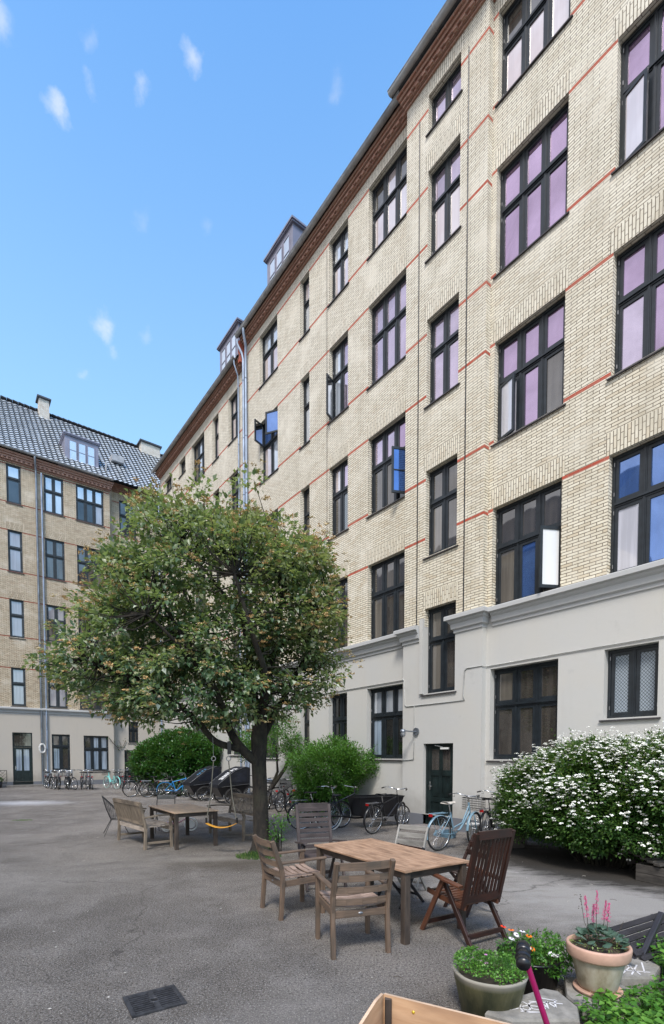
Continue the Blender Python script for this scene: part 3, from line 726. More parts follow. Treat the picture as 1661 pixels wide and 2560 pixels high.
# ------------------------------------------------------------------ tuning
TH=math.atan(1161/29500.)
SKY_STR=.15;SKY_SAT=1.28;SKY_VAL=2.5;SUN_E=3.9;SUN_A=14
HAZE=(4.0,6.0,7.0)
ADDED_CLOUD=(8.5,8.2,8.4);CLOUDW=(6.8,7.0,7.2)
CLOUDS=[(125,265,0.016,0.45),(128,245,0.011,0.36),(443,150,0.016,0.50),(330,207,0.011,0.36),(215,208,0.011,0.27),(232,750,0.018,0.54),(251,803,0.009,0.27),(2,40,0.018,0.45),(213,95,0.011,0.18),(778,200,0.013,0.18),(340,272,0.007,0.23),(198,872,0.009,0.27),(325,778,0.011,0.18),(340,515,0.013,0.14),(475,525,0.011,0.11)]
# ------------------------------------------------------------------ ground
m,nt,b=newmat('asphalt'); m_asph=m
co=coord(nt)
big=noi(nt,co,.28,6,.62,.3); med=noi(nt,co,1.7,6,.65); fine=noi(nt,co,42,4,.85); spk=noi(nt,co,75,3,.9)
c=ramp(nt,big,[(.34,(.105,.092,.080)),(.5,(.180,.160,.141)),(.66,(.275,.247,.220))])
c=mixc(nt,ramp(nt,med,[(.46,0),(.62,.55)]),c,(.27,.247,.225))
c=mixc(nt,ramp(nt,noi(nt,co,.75,7,.7,.6),[(.50,0),(.64,.5)]),c,(.085,.074,.065))
c=mixc(nt,ramp(nt,fine,[(.40,.9),(.50,0)]),c,(.035,.031,.028))
c=mixc(nt,ramp(nt,spk,[(.55,0),(.63,.85)]),c,(.60,.57,.53))
# pale sandy dust where the yard is swept towards the shrub, and a chalk-white patch far left
def blob(cx,cy,rx,ry,src,lo=.25,hi=.75,rot=0):
    g=N(nt,'ShaderNodeNewGeometry');mp=N(nt,'ShaderNodeMapping',vector_type='TEXTURE');mp.inputs['Location'].default_value=(cx,cy,0);mp.inputs['Scale'].default_value=(rx,ry,1);mp.inputs['Rotation'].default_value=(0,0,rot)
    L(nt,g.outputs['Position'],mp.inputs[0]);ln=N(nt,'ShaderNodeVectorMath',operation='LENGTH');L(nt,mp.outputs[0],ln.inputs[0])
    a=N(nt,'ShaderNodeMath',operation='MULTIPLY_ADD');L(nt,src,a.inputs[0]);a.inputs[1].default_value=1.3;L(nt,ln.outputs['Value'],a.inputs[2])
    h_=N(nt,'ShaderNodeMath',operation='MULTIPLY');L(nt,a.outputs[0],h_.inputs[0]);h_.inputs[1].default_value=.4
    return ramp(nt,h_.outputs[0],[(lo*.4,1),(hi*.4,0)])
def dust_or_shade(c,bl,amt,colr):
    mu=N(nt,'ShaderNodeMath',operation='MULTIPLY');L(nt,bl,mu.inputs[0]);mu.inputs[1].default_value=amt
    return mixc(nt,mu.outputs[0],c,colr)
hf=N(nt,'ShaderNodeMath',operation='MULTIPLY');
n2=noi(nt,coord(nt,'Object',(1,2.2,1)),2.2,7,.7)
c=dust_or_shade(c,blob(3.7,6.3,3.0,1.9,n2,.9,1.8,-.25),.75,(.46,.44,.42))
c=dust_or_shade(c,blob(2.9,7.9,1.6,.6,n2,.8,1.5),.6,(.48,.46,.44))
c=dust_or_shade(c,blob(-12.2,19.6,2.8,1.6,n2,.75,1.5),.75,(.60,.60,.62))
c=dust_or_shade(c,blob(-2.0,8.9,1.3,.35,n2,.8,1.5,.1),.6,(.45,.42,.38))
c=dust_or_shade(c,blob(-.3,3.3,1.3,.8,n2,.6,1.6,.6),.35,(.36,.34,.32))
c=dust_or_shade(c,blob(1.8,8.6,2.2,1.0,n2,.85,1.6,-.4),.5,(.42,.40,.375))
c=dust_or_shade(c,blob(-5.5,7.0,3.2,1.6,n2,.75,1.6,.3),.4,(.36,.335,.305))
c=dust_or_shade(c,blob(4.5,8.5,2.4,1.6,n2,1.35,1.8,-.9),.93,(.030,.026,.022))   # leaf litter, with the shade under the shrub painted in
c=dust_or_shade(c,blob(-1.6,8.6,1.5,.9,n2,.9,1.6),.6,(.085,.07,.055))
# cracks
v=N(nt,'ShaderNodeTexVoronoi',feature='DISTANCE_TO_EDGE');v.inputs['Scale'].default_value=.33
wv=N(nt,'ShaderNodeVectorMath',operation='MULTIPLY_ADD');nn=N(nt,'ShaderNodeTexNoise');nn.inputs['Scale'].default_value=1.8;nn.inputs['Detail'].default_value=6;L(nt,co,nn.inputs['Vector'])
L(nt,nn.outputs['Color'],wv.inputs[0]);wv.inputs[1].default_value=(.9,.9,0);L(nt,co,wv.inputs[2]);L(nt,wv.outputs[0],v.inputs['Vector'])
ck=N(nt,'ShaderNodeMath',operation='MULTIPLY');L(nt,ramp(nt,v.outputs['Distance'],[(.0014,.55),(.0045,0)]),ck.inputs[0]);L(nt,ramp(nt,noi(nt,co,.5,2),[(.46,0),(.56,1)]),ck.inputs[1])
c=mixc(nt,ck.outputs[0],c,(.030,.026,.022))
L(nt,c,b.inputs['Base Color']);b.inputs['Roughness'].default_value=.88;b.inputs['Specular IOR Level'].default_value=.25
ad=N(nt,'ShaderNodeMath',operation='ADD');L(nt,fine,ad.inputs[0]);L(nt,med,ad.inputs[1])
bump(nt,b,ad.outputs[0],1,.03)
g=MB()
S=600
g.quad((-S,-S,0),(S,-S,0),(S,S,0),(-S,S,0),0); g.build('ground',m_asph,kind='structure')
# loose leaves, twigs and pale chips lying about
m_chip=simple('pale_chip',(.50,.47,.42),.8); m_twig=simple('dry_twig',(.06,.045,.03),.9)
g=MB()
for i in range(260):
    x=R.uniform(-6,4);y=R.uniform(2.6,13);s=R.uniform(.004,.016);a=R.uniform(0,6.3)
    if R.random()<.6:
        pts=[(x+s*R.uniform(.6,1.2)*math.cos(a+k*1.57),y+s*R.uniform(.5,1.2)*math.sin(a+k*1.57),.006+R.uniform(0,.004)) for k in range(4)]
        g.add(pts,[(0,1,2,3)],0)
    else:
        l=R.uniform(.02,.09); g.tube([(x,y,.006),(x+l*.5*math.cos(a),y+l*.5*math.sin(a)+.01,.01),(x+l*math.cos(a),y+l*math.sin(a),.006)],.0022,4,R.choice((0,1,1)))
g.build('litter',[m_chip,m_twig],kind='stuff',label='scattered pale chips and dry twigs lying on the asphalt',cat='litter')
# ------------------------------------------------------------------ vegetation
def leafmat(name,stops,rough=.42,trans=.25,tcol=(.25,.42,.06)):
    m,nt,b=newmat(name)
    a=N(nt,'ShaderNodeAttribute');a.attribute_name='tint'
    c=ramp(nt,a.outputs['Fac'],stops);L(nt,c,b.inputs['Base Color']);b.inputs['Roughness'].default_value=rough;b.inputs['Specular IOR Level'].default_value=.55
    t=N(nt,'ShaderNodeBsdfTranslucent');L(nt,mixc(nt,.5,c,tcol),t.inputs[0])
    mx=N(nt,'ShaderNodeMixShader');mx.inputs[0].default_value=trans;L(nt,b.outputs[0],mx.inputs[1]);L(nt,t.outputs[0],mx.inputs[2]);L(nt,mx.outputs[0],nt.nodes['Material Output'].inputs[0]);return m
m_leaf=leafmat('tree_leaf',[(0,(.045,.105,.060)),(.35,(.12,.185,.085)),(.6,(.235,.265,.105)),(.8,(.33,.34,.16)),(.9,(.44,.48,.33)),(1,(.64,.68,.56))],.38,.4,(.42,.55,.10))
m_fruit=leafmat('flower_cluster',[(0,(.30,.24,.10)),(.45,(.50,.38,.18)),(.75,(.58,.33,.12)),(1,(.66,.58,.34))],.8,.1,(.4,.25,.1))
m_lfA=leafmat('dark_shrub_leaf',[(0,(.008,.035,.010)),(.5,(.025,.10,.018)),(1,(.075,.21,.035))],.35)
m_lfB=leafmat('bright_shrub_leaf',[(0,(.020,.060,.012)),(.5,(.055,.16,.022)),(1,(.13,.30,.045))],.4,.35)
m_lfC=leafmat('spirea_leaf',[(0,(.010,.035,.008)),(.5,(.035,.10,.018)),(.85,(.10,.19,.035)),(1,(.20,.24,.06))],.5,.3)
m_lfD=leafmat('herb_leaf',[(0,(.020,.075,.012)),(.5,(.06,.19,.022)),(1,(.17,.36,.055))],.4,.35)
m_petal=simple('white_blossom',(.82,.82,.76),.8,var=.08)
m_bark,nt,b=newmat('bark');co=coord(nt,'Object',(1,1,.35))
f=noi(nt,co,14,7,.7,.6);h=noi(nt,coord(nt),2.2,4)
c=ramp(nt,f,[(.35,(.007,.006,.005)),(.65,(.034,.027,.020))]);c=mixc(nt,ramp(nt,h,[(.5,0),(.75,.5)]),c,(.06,.065,.035));L(nt,c,b.inputs['Base Color']);b.inputs['Roughness'].default_value=.95
bump(nt,b,f,.9,.03)
def rv(): 
    while True:
        v=Vector((R.uniform(-1,1),R.uniform(-1,1),R.uniform(-1,1)))
        if .05<v.length<1: return v.normalized()
def leaf(b,p,d,n,l,w,col,fold=.25):
    """pointed oval folded leaf from p along d with normal n"""
    s=d.cross(n)
    if s.length<1e-3: return
    s.normalize();n=s.cross(d)
    a=p; m1=p+d*l*.45; t=p+d*l-n*l*.12
    L1=m1+s*w*.5+n*w*fold; R1=m1-s*w*.5+n*w*fold
    q1=p+d*l*.12
    b.add([q1,L1,t,m1-n*0,R1],[(0,3,1),(3,2,1),(0,4,3),(3,4,2)],0,None,True,col)
def in_blobs(p,bl):
    return any(((p[0]-c[0])/c[3])**2+((p[1]-c[1])/c[4])**2+((p[2]-c[2])/c[5])**2<1 for c in bl)
def depth_in(p,bl):
    return max(1-math.sqrt(((p[0]-c[0])/c[3])**2+((p[1]-c[1])/c[4])**2+((p[2]-c[2])/c[5])**2) for c in bl)
def sample(bl,n,shell=.45,keep=.25,gap=0.0):
    vol=[c[3]*c[4]*c[5] for c in bl]; out=[]
    while len(out)<n:
        c=R.choices(bl,vol)[0]; v=rv()*(R.random()**(1/3))
        p=Vector((c[0]+v.x*c[3],c[1]+v.y*c[4],c[2]+v.z*c[5]))
        d=depth_in(p,bl)
        if d>shell and R.random()>keep: continue
        if gap and noise.noise(p*1.3)>gap: continue
        out.append(p)
    return out
# --- the flowering tree in the middle of the yard
TB=Vector((-1.37,9.55,0))
tree=thing('tree','broad round tree with grey green leaves and rusty flower heads in mid yard','tree',TB)
blobs=[(-.9,.1,4.7,2.0,1.9,1.75),(-2.6,0,3.75,1.4,1.4,1.15),(.55,.2,4.7,1.15,1.5,1.2),(.5,.1,3.4,1.15,1.2,.85),(-.02,.1,6.2,1.0,.95,.88),(-.85,0,6.25,.75,.7,.65),(.45,.1,5.7,.85,.8,.75),(-1.8,.1,5.7,1.1,1.1,1.05),(-2.5,.1,5.2,.75,.8,.75),(-1.2,-.3,3.05,2.0,1.4,.7),(-3.45,0,3.6,.7,.7,.45),(1.15,.1,5.3,.5,.6,.45)]
lb=MB()
def limb(pts,r0,r1,n=10):
    # smooth wavering tube through pts
    P=[Vector(p) for p in pts];Q=[]
    for i in range(len(P)-1):
        a=P[max(i-1,0)];b_=P[i];c_=P[i+1];d_=P[min(i+2,len(P)-1)]
        for k in range(4):
            t=k/4;Q.append(.5*((2*b_)+(-a+c_)*t+(2*a-5*b_+4*c_-d_)*t*t+(-a+3*b_-3*c_+d_)*t**3))
    Q.append(P[-1]); m=len(Q)
    Q=[q+Vector((noise.noise(q*2.1),noise.noise(q*2.1+Vector((9,0,0))),0))*min(.05,r0*.3) for q in Q]
    rr=[r0+(r1-r0)*(i/(m-1)) for i in range(m)]
    lb.tube(Q,rr,n,0);return Q
# trunk with root flare
Q=[Vector((.04,0,-.05)),Vector((.03,0,.12)),Vector((.02,0,.4)),Vector((0,0,1.0)),Vector((-.03,0,1.7)),Vector((-.02,0,2.2)),Vector((0,0,2.6))]
n=18;vs=[];rad=[.27,.20,.155,.142,.135,.15,.13]
for i,q in enumerate(Q):
    for k in range(n):
        th=2*PI*k/n; r=rad[i]*(1+.14*noise.noise(Vector((math.cos(th)*1.5,math.sin(th)*1.5,q.z*1.2)))+(.22*max(0,math.cos(th*5+.6)) if i==0 else .08*max(0,math.cos(th*5+.6)) if i==1 else 0))
        vs.append((q.x+r*math.cos(th),q.y+r*math.sin(th),q.z))
fs=[(i*n+k,i*n+(k+1)%n,(i+1)*n+(k+1)%n,(i+1)*n+k) for i in range(len(Q)-1) for k in range(n)]
lb.add(vs,fs,0,None,True)
limbs=[limb([(0,0,2.35),(-.12,.05,2.9),(-.2,.1,3.6),(-.35,.1,4.6),(-.5,.1,5.6)],.12,.03),
 limb([(.02,0,2.4),(.1,0,3.0),(.25,.1,3.8),(.4,.2,4.8),(.45,.2,5.8)],.11,.025),
 limb([(-.03,-.03,1.72),(-.3,-.1,1.95),(-.55,-.15,2.35),(-.75,-.2,3.0),(-1.3,-.2,3.9),(-1.9,-.1,4.9)],.105,.025),
 limb([(-.35,-.1,1.98),(-.8,-.2,2.12),(-1.15,-.2,2.5),(-1.7,-.2,2.95),(-2.6,-.1,3.4),(-3.4,0,3.7)],.075,.02),
 limb([(.02,.1,2.2),(.3,.4,2.8),(.7,.6,3.6),(1.1,.6,4.4)],.08,.02),
 limb([(0,-.1,2.5),(.2,-.6,3.2),(0,-1.1,4.0),(-.2,-1.3,4.8)],.08,.02),
 limb([(-.1,.1,2.7),(-.8,.7,3.6),(-1.3,1.1,4.6)],.08,.02),
 limb([(-.9,-.2,3.2),(-1.2,-.9,3.7),(-1.7,-1.2,4.2)],.05,.015),
 limb([(.3,.1,3.9),(.8,-.1,4.2),(1.4,0,4.8)],.05,.015),
 limb([(-.3,.1,4.4),(-.9,.1,5.2),(-1.5,.1,5.9)],.05,.015)]
LP=[q for l in limbs for q in l]
tips=[t for t in sample(blobs,1850,.36,.30,.42) if depth_in(t,blobs)>.55*noise.noise(t*1.0+Vector((3,1,7)))+.03][:1120]
cr=MB();fl=MB()
cen=Vector((-1.0,0,4.2))
for t in tips:
    a=min(LP,key=lambda q:(q-t).length+max(0,(q.z-t.z))*.8)
    if (a-t).length<2.4:
        mid=a.lerp(t,.5)+Vector((0,0,-.12*(a-t).length))+rv()*.05
        lb.tube([a,mid,t],[.016,.010,.004],5,0,cap=False)
    out=(t-cen); out.z*=.8; out=(out.normalized()+Vector((0,0,.45))).normalized()
    dd=depth_in(t,blobs)
    side=t.x/2.5
    nl=R.randint(28,38); ctone=R.uniform(-.16,.16)
    for k in range(nl):
        o=rv(); p=t+Vector((o.x*.24,o.y*.24,o.z*.17))*R.uniform(.2,1)
        d=(o*.8+out*.5+Vector((0,0,-.18))+rv()*.35).normalized()
        nn=(Vector((0,0,1))*1.0+out*.4+rv()*.5).normalized()
        u=R.random()
        tint=min(1,max(0,ctone+.28+.34*(u-.5)+.16*(t.z-4.2)/2+.20*side*(R.random())+ (.14 if dd<.12 else -.10)))  # top and outer leaves painted lighter, inner ones darker, as shading
        if R.random()<.15: tint=R.uniform(.82,1)
        l=R.uniform(.075,.14)
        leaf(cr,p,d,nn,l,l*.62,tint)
    if dd<.36 and R.random()<.80:
        for q in range(R.randint(1,3)):
            p0=t+out*R.uniform(.20,.34)+rv()*.14
            tone=R.random()
            for k in range(26):
                o=rv();r=R.uniform(.2,1)
                p=p0+Vector((o.x*.075*r,o.y*.075*r,abs(o.z)*.045*r))
                s=R.uniform(.009,.016); nn=(Vector((0,0,1))+rv()*.9).normalized(); e=nn.orthogonal().normalized()*s; f_=nn.cross(e)
                fl.add([p-e,p-f_,p+e,p+f_],[(0,1,2,3)],0,None,False,min(1,max(0,tone*.7+R.uniform(0,.3))))
# long leading shoots that break the outline
for k in range(150):
    t=R.choice(tips)
    if depth_in(t,blobs)>.16: continue
    out=((t-cen).normalized()+Vector((0,0,.7))).normalized(); e=t+out*R.uniform(.3,.6)
    lb.tube([t,t.lerp(e,.5)+rv()*.03,e],[.007,.005,.003],5,0)
    for j in range(12):
        p=t.lerp(e,j/11); d=(rv()+out*.6).normalized(); l=R.uniform(.06,.1); leaf(cr,p,d,(Vector((0,0,1))+rv()*.5).normalized(),l,l*.6,R.uniform(.4,.85))
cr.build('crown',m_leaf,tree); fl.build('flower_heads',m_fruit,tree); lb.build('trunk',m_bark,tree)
def bush(name,label,cat,loc,blobs,ntips,mat,leafsize=.05,per=30,spread=.2,shell=.35,keep=.2,flowers=None,stems=True,gap=.3,lw=.6,tb=0,group=None,irr=.36,rot=0):
    t=thing(name,label,cat,loc,rot,group); b=MB();st=MB();fw=MB()
    tips=[p for p in sample(blobs,int(ntips*1.25),shell,keep,gap) if ntips<100 or depth_in(p,blobs)>irr*noise.noise(p*1.6+Vector((ntips*.01,0,0)))+.02]
    cen=Vector((sum(c[0] for c in blobs)/len(blobs),sum(c[1] for c in blobs)/len(blobs),sum(c[2] for c in blobs)/len(blobs)*.7))
    zmax=max(c[2]+c[5] for c in blobs)
    for p in tips:
        out=((p-cen).normalized()+Vector((0,0,.3))).normalized(); dd=depth_in(p,blobs)
        if stems and R.random()<.10: st.tube([Vector((cen.x+(p.x-cen.x)*.25,cen.y+(p.y-cen.y)*.25,.0)),p*.5+Vector((cen.x*.35,cen.y*.35,.2)),p],[.014,.008,.003],4,0,cap=False)
        for k in range(per):
            o=rv();q=p+o*spread*R.uniform(.2,1)
            if q.z<.02: q.z=R.uniform(.02,.12)
            d=(o*.7+out*.6+rv()*.4).normalized(); nn=(Vector((0,0,1))+out*.5+rv()*.5).normalized()
            l=leafsize*R.uniform(.7,1.3)
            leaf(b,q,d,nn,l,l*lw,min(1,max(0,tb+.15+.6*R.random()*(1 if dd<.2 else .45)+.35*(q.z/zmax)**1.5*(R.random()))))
        if flowers and dd<.30 and R.random()<flowers(p):
            for k in range(R.randint(4,7)):
                c0=p+out*spread*R.uniform(.5,1.1)+rv()*spread*.8
                for j in range(13):
                    o=rv();q=c0+Vector((o.x*.028,o.y*.028,abs(o.z)*.018)); s=R.uniform(.008,.015); nn=(Vector((0,0,1))+rv()*.8+out*.5).normalized(); e=nn.orthogonal().normalized()*s; f_=nn.cross(e)
                    fw.add([q-e,q-f_,q+e,q+f_],[(0,1,2,3)],0)
    for k in range(int(ntips*.07)):   # stray shoots
        p=R.choice(tips)
        if depth_in(p,blobs)>.2 or p.z<.5: continue
        out=((p-cen).normalized()+Vector((0,0,.8))+rv()*.4).normalized(); e=p+out*R.uniform(.25,.55)*(1 if leafsize<.1 else 1.2)
        st.tube([p,p.lerp(e,.5),e],[.005,.004,.002],4,0,cap=False)
        for j in range(10):
            q=p.lerp(e,.2+j*.08); leaf(b,q,(rv()+out*.5).normalized(),(Vector((0,0,1))+rv()*.5).normalized(),leafsize*R.uniform(.7,1.1),leafsize*.5,R.uniform(.4,.95))
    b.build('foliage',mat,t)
    if stems: st.build('stem',m_bark,t)
    if flowers: fw.build('blossom',m_petal,t)
    return t
bush('shrub','large white flowering spirea shrub against the plaster wall at the right edge','shrub',(4.43,8.6,0),
     [(.05,.1,1.12,1.45,1.1,.95),(-1.05,.2,1.0,.8,.85,.72),(.45,.2,1.60,.75,.7,.52),(1.2,.15,1.3,1.05,1.05,.85),(-.45,.2,1.45,.65,.65,.48),(2.1,.35,1.25,.9,.85,.8),(-1.45,.3,1.05,.42,.5,.42),(.4,-.2,.75,1.5,.85,.45),(-.8,-.1,.68,.85,.7,.38),(1.7,.1,1.8,.4,.4,.35),(-.1,.2,1.8,.35,.35,.3)],
     2600,m_lfC,.058,42,.17,.30,.30,flowers=lambda p:min(.95,max(.04,(p.z-.70)*1.0+.7*noise.noise(p*2.2))),gap=.6,irr=.34,tb=.08,rot=ang(.606,-.796))
bush('shrub','bright green shrub with long sprays by the wall right of the tree trunk','shrub',tuple(rloc(3.35,1.15)),
     [(0,0,1.35,1.05,.9,.95),(.35,0,1.9,.65,.6,.5),(-.65,.1,1.6,.6,.6,.5),(.9,.1,1.55,.7,.6,.45),(-.1,.1,.7,.9,.8,.7)],850,m_lfB,.080,38,.2,.35,.3,lw=.42,gap=.5,tb=.12)
bush('shrub','dense dark green laurel shrub beside the far doorway','shrub',tuple(rloc(14.5,1.5)),
     [(0,0,1.7,1.9,1.1,1.25),(-1.2,0,1.5,1.1,1.0,1.0),(1.1,-.1,1.9,1.0,.9,.85),(0,.1,2.5,1.0,.8,.55),(0,0,.8,1.5,1.0,.8)],1300,m_lfA,.115,30,.25,.28,.2,gap=.6,tb=.05)
sm=bush('small_tree','thin stemmed small tree leaning by the wall behind the trunk','tree',tuple(rloc(6.6,1.3)),
     [(0,0,2.3,1.25,.9,.55),(.9,0,2.1,.7,.6,.4),(-.7,0,2.0,.7,.6,.35),(.4,.1,2.9,.7,.6,.4)],240,m_lfB,.075,24,.22,.5,.6,stems=False,gap=.3)
b=MB()
for p in ([(0,0,0),(.1,0,.7),(.35,0,1.3),(.3,0,2.2)],[(0,0,0),(-.25,0,.6),(-.35,.1,1.4),(-.5,0,2.1)],[(.1,0,.7),(.6,0,1.4),(.9,0,2.1)]): b.tube([Vector(q) for q in p],[.08,.06,.045,.02][:len(p)],8)
b.build('trunk',m_bark,sm)
bush('sapling','small leafy sapling sprouting at the foot of the big tree','plant',(-1.05,9.45,0),[(0,0,.42,.20,.18,.26),(.12,0,.62,.15,.12,.16)],20,m_lfD,.055,12,.09,.6,.8,gap=1)
def grass(name,cx,cy,rx,ry,n,h,mat=m_lfD,**k):
    b=MB()
    for i in range(n):
        a=R.uniform(0,6.28);r=math.sqrt(R.random());x=cx+rx*r*math.cos(a);y=cy+ry*r*math.sin(a)
        hh=h*R.uniform(.4,1.1)*(1.1-r*.5);l=rv()*hh*.45;w=.004
        b.add([(x-w,y,0),(x+w,y,0),(x+l.x*.5,y+l.y*.5,hh*.7),(x+l.x,y+l.y,hh)],[(0,1,2),(2,3,0)],0,None,False,R.random())
    return b.build(name,mat,**k)
grass('grass',-1.35,9.1,.42,.28,900,.12,m_lfC,label='tuft of fresh grass at the foot of the tree',kind='stuff',cat='grass')
grass('grass',-8.9,14.3,.30,.18,260,.04,m_lfC,label='thin moss and grass patch on the asphalt far left',kind='stuff',cat='grass')
# ------------------------------------------------------------------ furniture
w_teak=wood('teak_worn',(.31,.175,.105),(.47,.31,.205),.55)
w_tbl2=wood('teak_pale',(.56,.37,.24),(.70,.51,.36),.55,grey=(.42,.30,.21))
w_leg=wood('teak_weathered',(.045,.034,.027),(.10,.072,.054),.75)
w_arm=wood('armchair_wood',(.085,.055,.036),(.19,.128,.088),.6,grey=(.07,.055,.042))
w_seat=wood('armchair_seat_wood',(.26,.18,.14),(.42,.31,.25),.6)
w_bench=wood('bench_wood',(.14,.108,.078),(.31,.245,.180),.7,grey=(.075,.062,.05))
w_dark=wood('mahogany_stain',(.018,.008,.006),(.050,.018,.012),.35,grey=(.015,.010,.009))
w_darkb=wood('mahogany_worn',(.07,.025,.014),(.17,.070,.038),.4,grey=(.06,.025,.015))
w_grey=wood('grey_brown_slat',(.045,.034,.033),(.10,.077,.073),.75)
w_silver=wood('silvered_slat',(.20,.19,.17),(.36,.34,.31),.8)
w_ply=wood('plywood_box',(.45,.27,.15),(.58,.38,.23),.6,.5,grey=(.33,.20,.12))
w_old=wood('weathered_board',(.045,.040,.036),(.10,.09,.08),.9)
def table(label,loc,rz,Lx,Ly,top,h=.74,nsl=12,group=None):
    t=thing('garden_table',label,'table',loc,rz,group); b=MB()
    x0,x1,y0,y1=-Lx/2,Lx/2,-Ly/2,Ly/2; fr=.085; z=h-.012
    for y in (y0+fr/2,y1-fr/2): b.bar((x0,y,z),(x1,y,z),fr,.024,bev=.004)
    for x in (x0+fr/2,x1-fr/2): b.bar((x,y0+fr+.003,z),(x,y1-fr-.003,z),fr,.024,bev=.004)
    inner=Ly-2*fr-.012; sw=inner/nsl
    for i in range(nsl):
        y=y0+fr+.006+sw*(i+.5)
        b.bar((x0+fr+.004,y,z-.0005*(i%3)),(x1-fr-.004,y,z-.0005*(i%2)),sw-.005,.022,bev=.003)
    b.build('tabletop',top,t)
    a=MB()
    for y in (y0+.06,y1-.06): a.bar((x0+.09,y,h-.065),(x1-.09,y,h-.065),.022,.075)
    for x in (x0+.06,x1-.06): a.bar((x,y0+.09,h-.065),(x,y1-.09,h-.065),.022,.075)
    a.build('apron',w_leg,t)
    for x in (x0+.055,x1-.055):
        for y in (y0+.055,y1-.055):
            l=MB(); l.bar((x,y,0),(x,y,h-.026),.072,.072,up=(1,0,0),bev=.006); l.build('leg',w_leg,t)
    return t
table('slatted teak dining table with six chairs around it, right of the tree',(.62,5.75,0),ang(.54,-.84),1.72,.90,w_teak,nsl=11)
table('pale topped square cornered garden table standing between the two benches',(-3.22,10.7,0),ang(.58,-.81),1.78,.92,w_tbl2,nsl=13)
def armchair(label,loc,rz,group=None):
    # local: +y is the way the sitter looks
    t=thing('armchair',label,'chair',loc,rz,group); W=.27;D0=-.25;D1=.26
    for sx in (-1,1):
        b=MB(); b.bar((sx*W,D1,0),(sx*W,D1,.64),.042,.055,up=(0,1,0),bev=.006); b.build('leg',w_arm,t)
        b=MB(); b.path([(sx*W,D0-.03,0),(sx*W,D0,.42),(sx*W,D0-.02,.58),(sx*W,D0-.13,.90)],.042,.05,up=(0,1,0)); b.build('leg',w_arm,t)
        b=MB(); b.bar((sx*W,D0-.02,.645),(sx*W,D1+.04,.655),.055,.026,bev=.006); b.build('armrest',w_arm,t)
    b=MB()
    for sx in (-1,1): b.bar((sx*(W-.012),D0,.40),(sx*(W-.012),D1,.42),.022,.07)
    b.bar((-W,D1,.415),(W,D1,.415),.022,.07);b.bar((-W,D0,.395),(W,D0,.395),.022,.07); b.build('seat_frame',w_arm,t)
    b=MB(); n=7
    for i in range(n):
        y=D0+.045+(D1-D0-.05)*i/(n-1); zc=.445+.0*i
        pts=[(x,y,zc+.028*((x/W)**2)+(.012 if i>4 else 0)-.006*abs(3-i)*0) for x in (-W+.01,-W*.5,0,W*.5,W-.01)]
        b.path(pts,.058,.014)
    b.build('seat',w_seat,t)
    b=MB()
    for i in range(4):
        z=.515+i*.115; yb=D0-.01-.11*(max(0,z-.5)/.4)
        pts=[(x,yb-.045*(1-(x/W)**2)+.005,z) for x in (-W+.015,-W*.55,0,W*.55,W-.015)]
        b.path(pts,.016,.062 if i<3 else .075)
    b.build('backrest',w_arm,t)
    b=MB(); b.lathe([(.001,.004),(.02,.003),(.024,0)],(0,0,0),14); 
    for i in range(len(b.v)): x,y,z=b.v[i]; b.v[i]=(x,D0-.012-z,.395+y*.5)
    b.build('badge',m_steel,t)
    return t
armchair('slat back teak armchair with its back to the camera, nearest to the front',(.19,4.83,0),ang(.32,.95)-PI/2+.62)
armchair('greyed slat back armchair at the left end of the near table',(-.47,5.93,0),ang(.86,.50)-PI/2)
def recliner(label,loc,rz,wf,wb,vertical=False,h=1.1,n=8):
    t=thing('folding_armchair',label,'chair',loc,rz); W=.28
    # side frames: X of front foot-to-rear arm and rear foot
    for sx in (-1,1):
        x=sx*W
        b=MB(); b.bar((x,.33,0.0),(x,.02,.60),.030,.052,up=(0,1,0)); b.build('leg',wb,t)
        b=MB(); b.bar((x-sx*.035,-.34,0.0),(x-sx*.035,.05,.60),.030,.052,up=(0,1,0)); b.build('leg',wf,t)
        b=MB(); b.path([(x+sx*.01,-.24,.585),(x+sx*.01,.0,.615),(x+sx*.01,.27,.655)],.06,.026); b.build('armrest',wb,t)
    b=MB(); b.bar((-W,.28,.10),(W,.28,.10),.025,.05); b.bar((-W+.03,-.29,.10),(W-.03,-.29,.10),.025,.05); b.build('stretcher',wf,t)
    b=MB()
    for sx in (-1,1): b.path([(sx*(W-.05),-.24,.37),(sx*(W-.05),.1,.40),(sx*(W-.05),.30,.435)],.024,.05)
    for i in range(9):
        y=-.22+i*.06; z=.405+.05*(y+.2)+.02*max(0,y-.12)*4
        b.bar((-W+.045,y,z),(W-.045,y,z),.042,.014)
    b.build('seat',wb,t)
    b=MB(); a=Vector((0,-.22,.36));e=Vector((0,-.40,h)); X=Vector((1,0,0))
    for sx in (-1,1): b.bar(a+X*sx*(W-.035),e+X*sx*(W-.03),.045,.032,up=(0,1,0))
    b.bar(a.lerp(e,.97)-X*(W-.05),a.lerp(e,.97)+X*(W-.05),.026,.085); 
    if vertical:
        b.bar(a.lerp(e,.12)-X*(W-.05),a.lerp(e,.12)+X*(W-.05),.026,.075)
        for i in range(n):
            x=-W+.075+(2*W-.15)*i/(n-1)
            b.bar(a.lerp(e,.16)+X*x,a.lerp(e,.93)+X*x,.031,.014,up=(0,1,0))
    else:
        for i in range(n):
            p=a.lerp(e,.10+.80*i/(n-1)); b.bar(p-X*(W-.05),p+X*(W-.05),.014,.055)
    b.build('backrest',wf,t)
    return t
recliner('tall dark mahogany folding armchair with upright back slats at the near table',(1.37,5.12,0),ang(-.51,.86)-PI/2,w_dark,w_darkb,True,1.12,9)
recliner('grey brown high back folding armchair between the tree and the near table',(-.17,7.15,0),ang(.30,-.95)-PI/2,w_grey,w_grey,False,1.12,9)
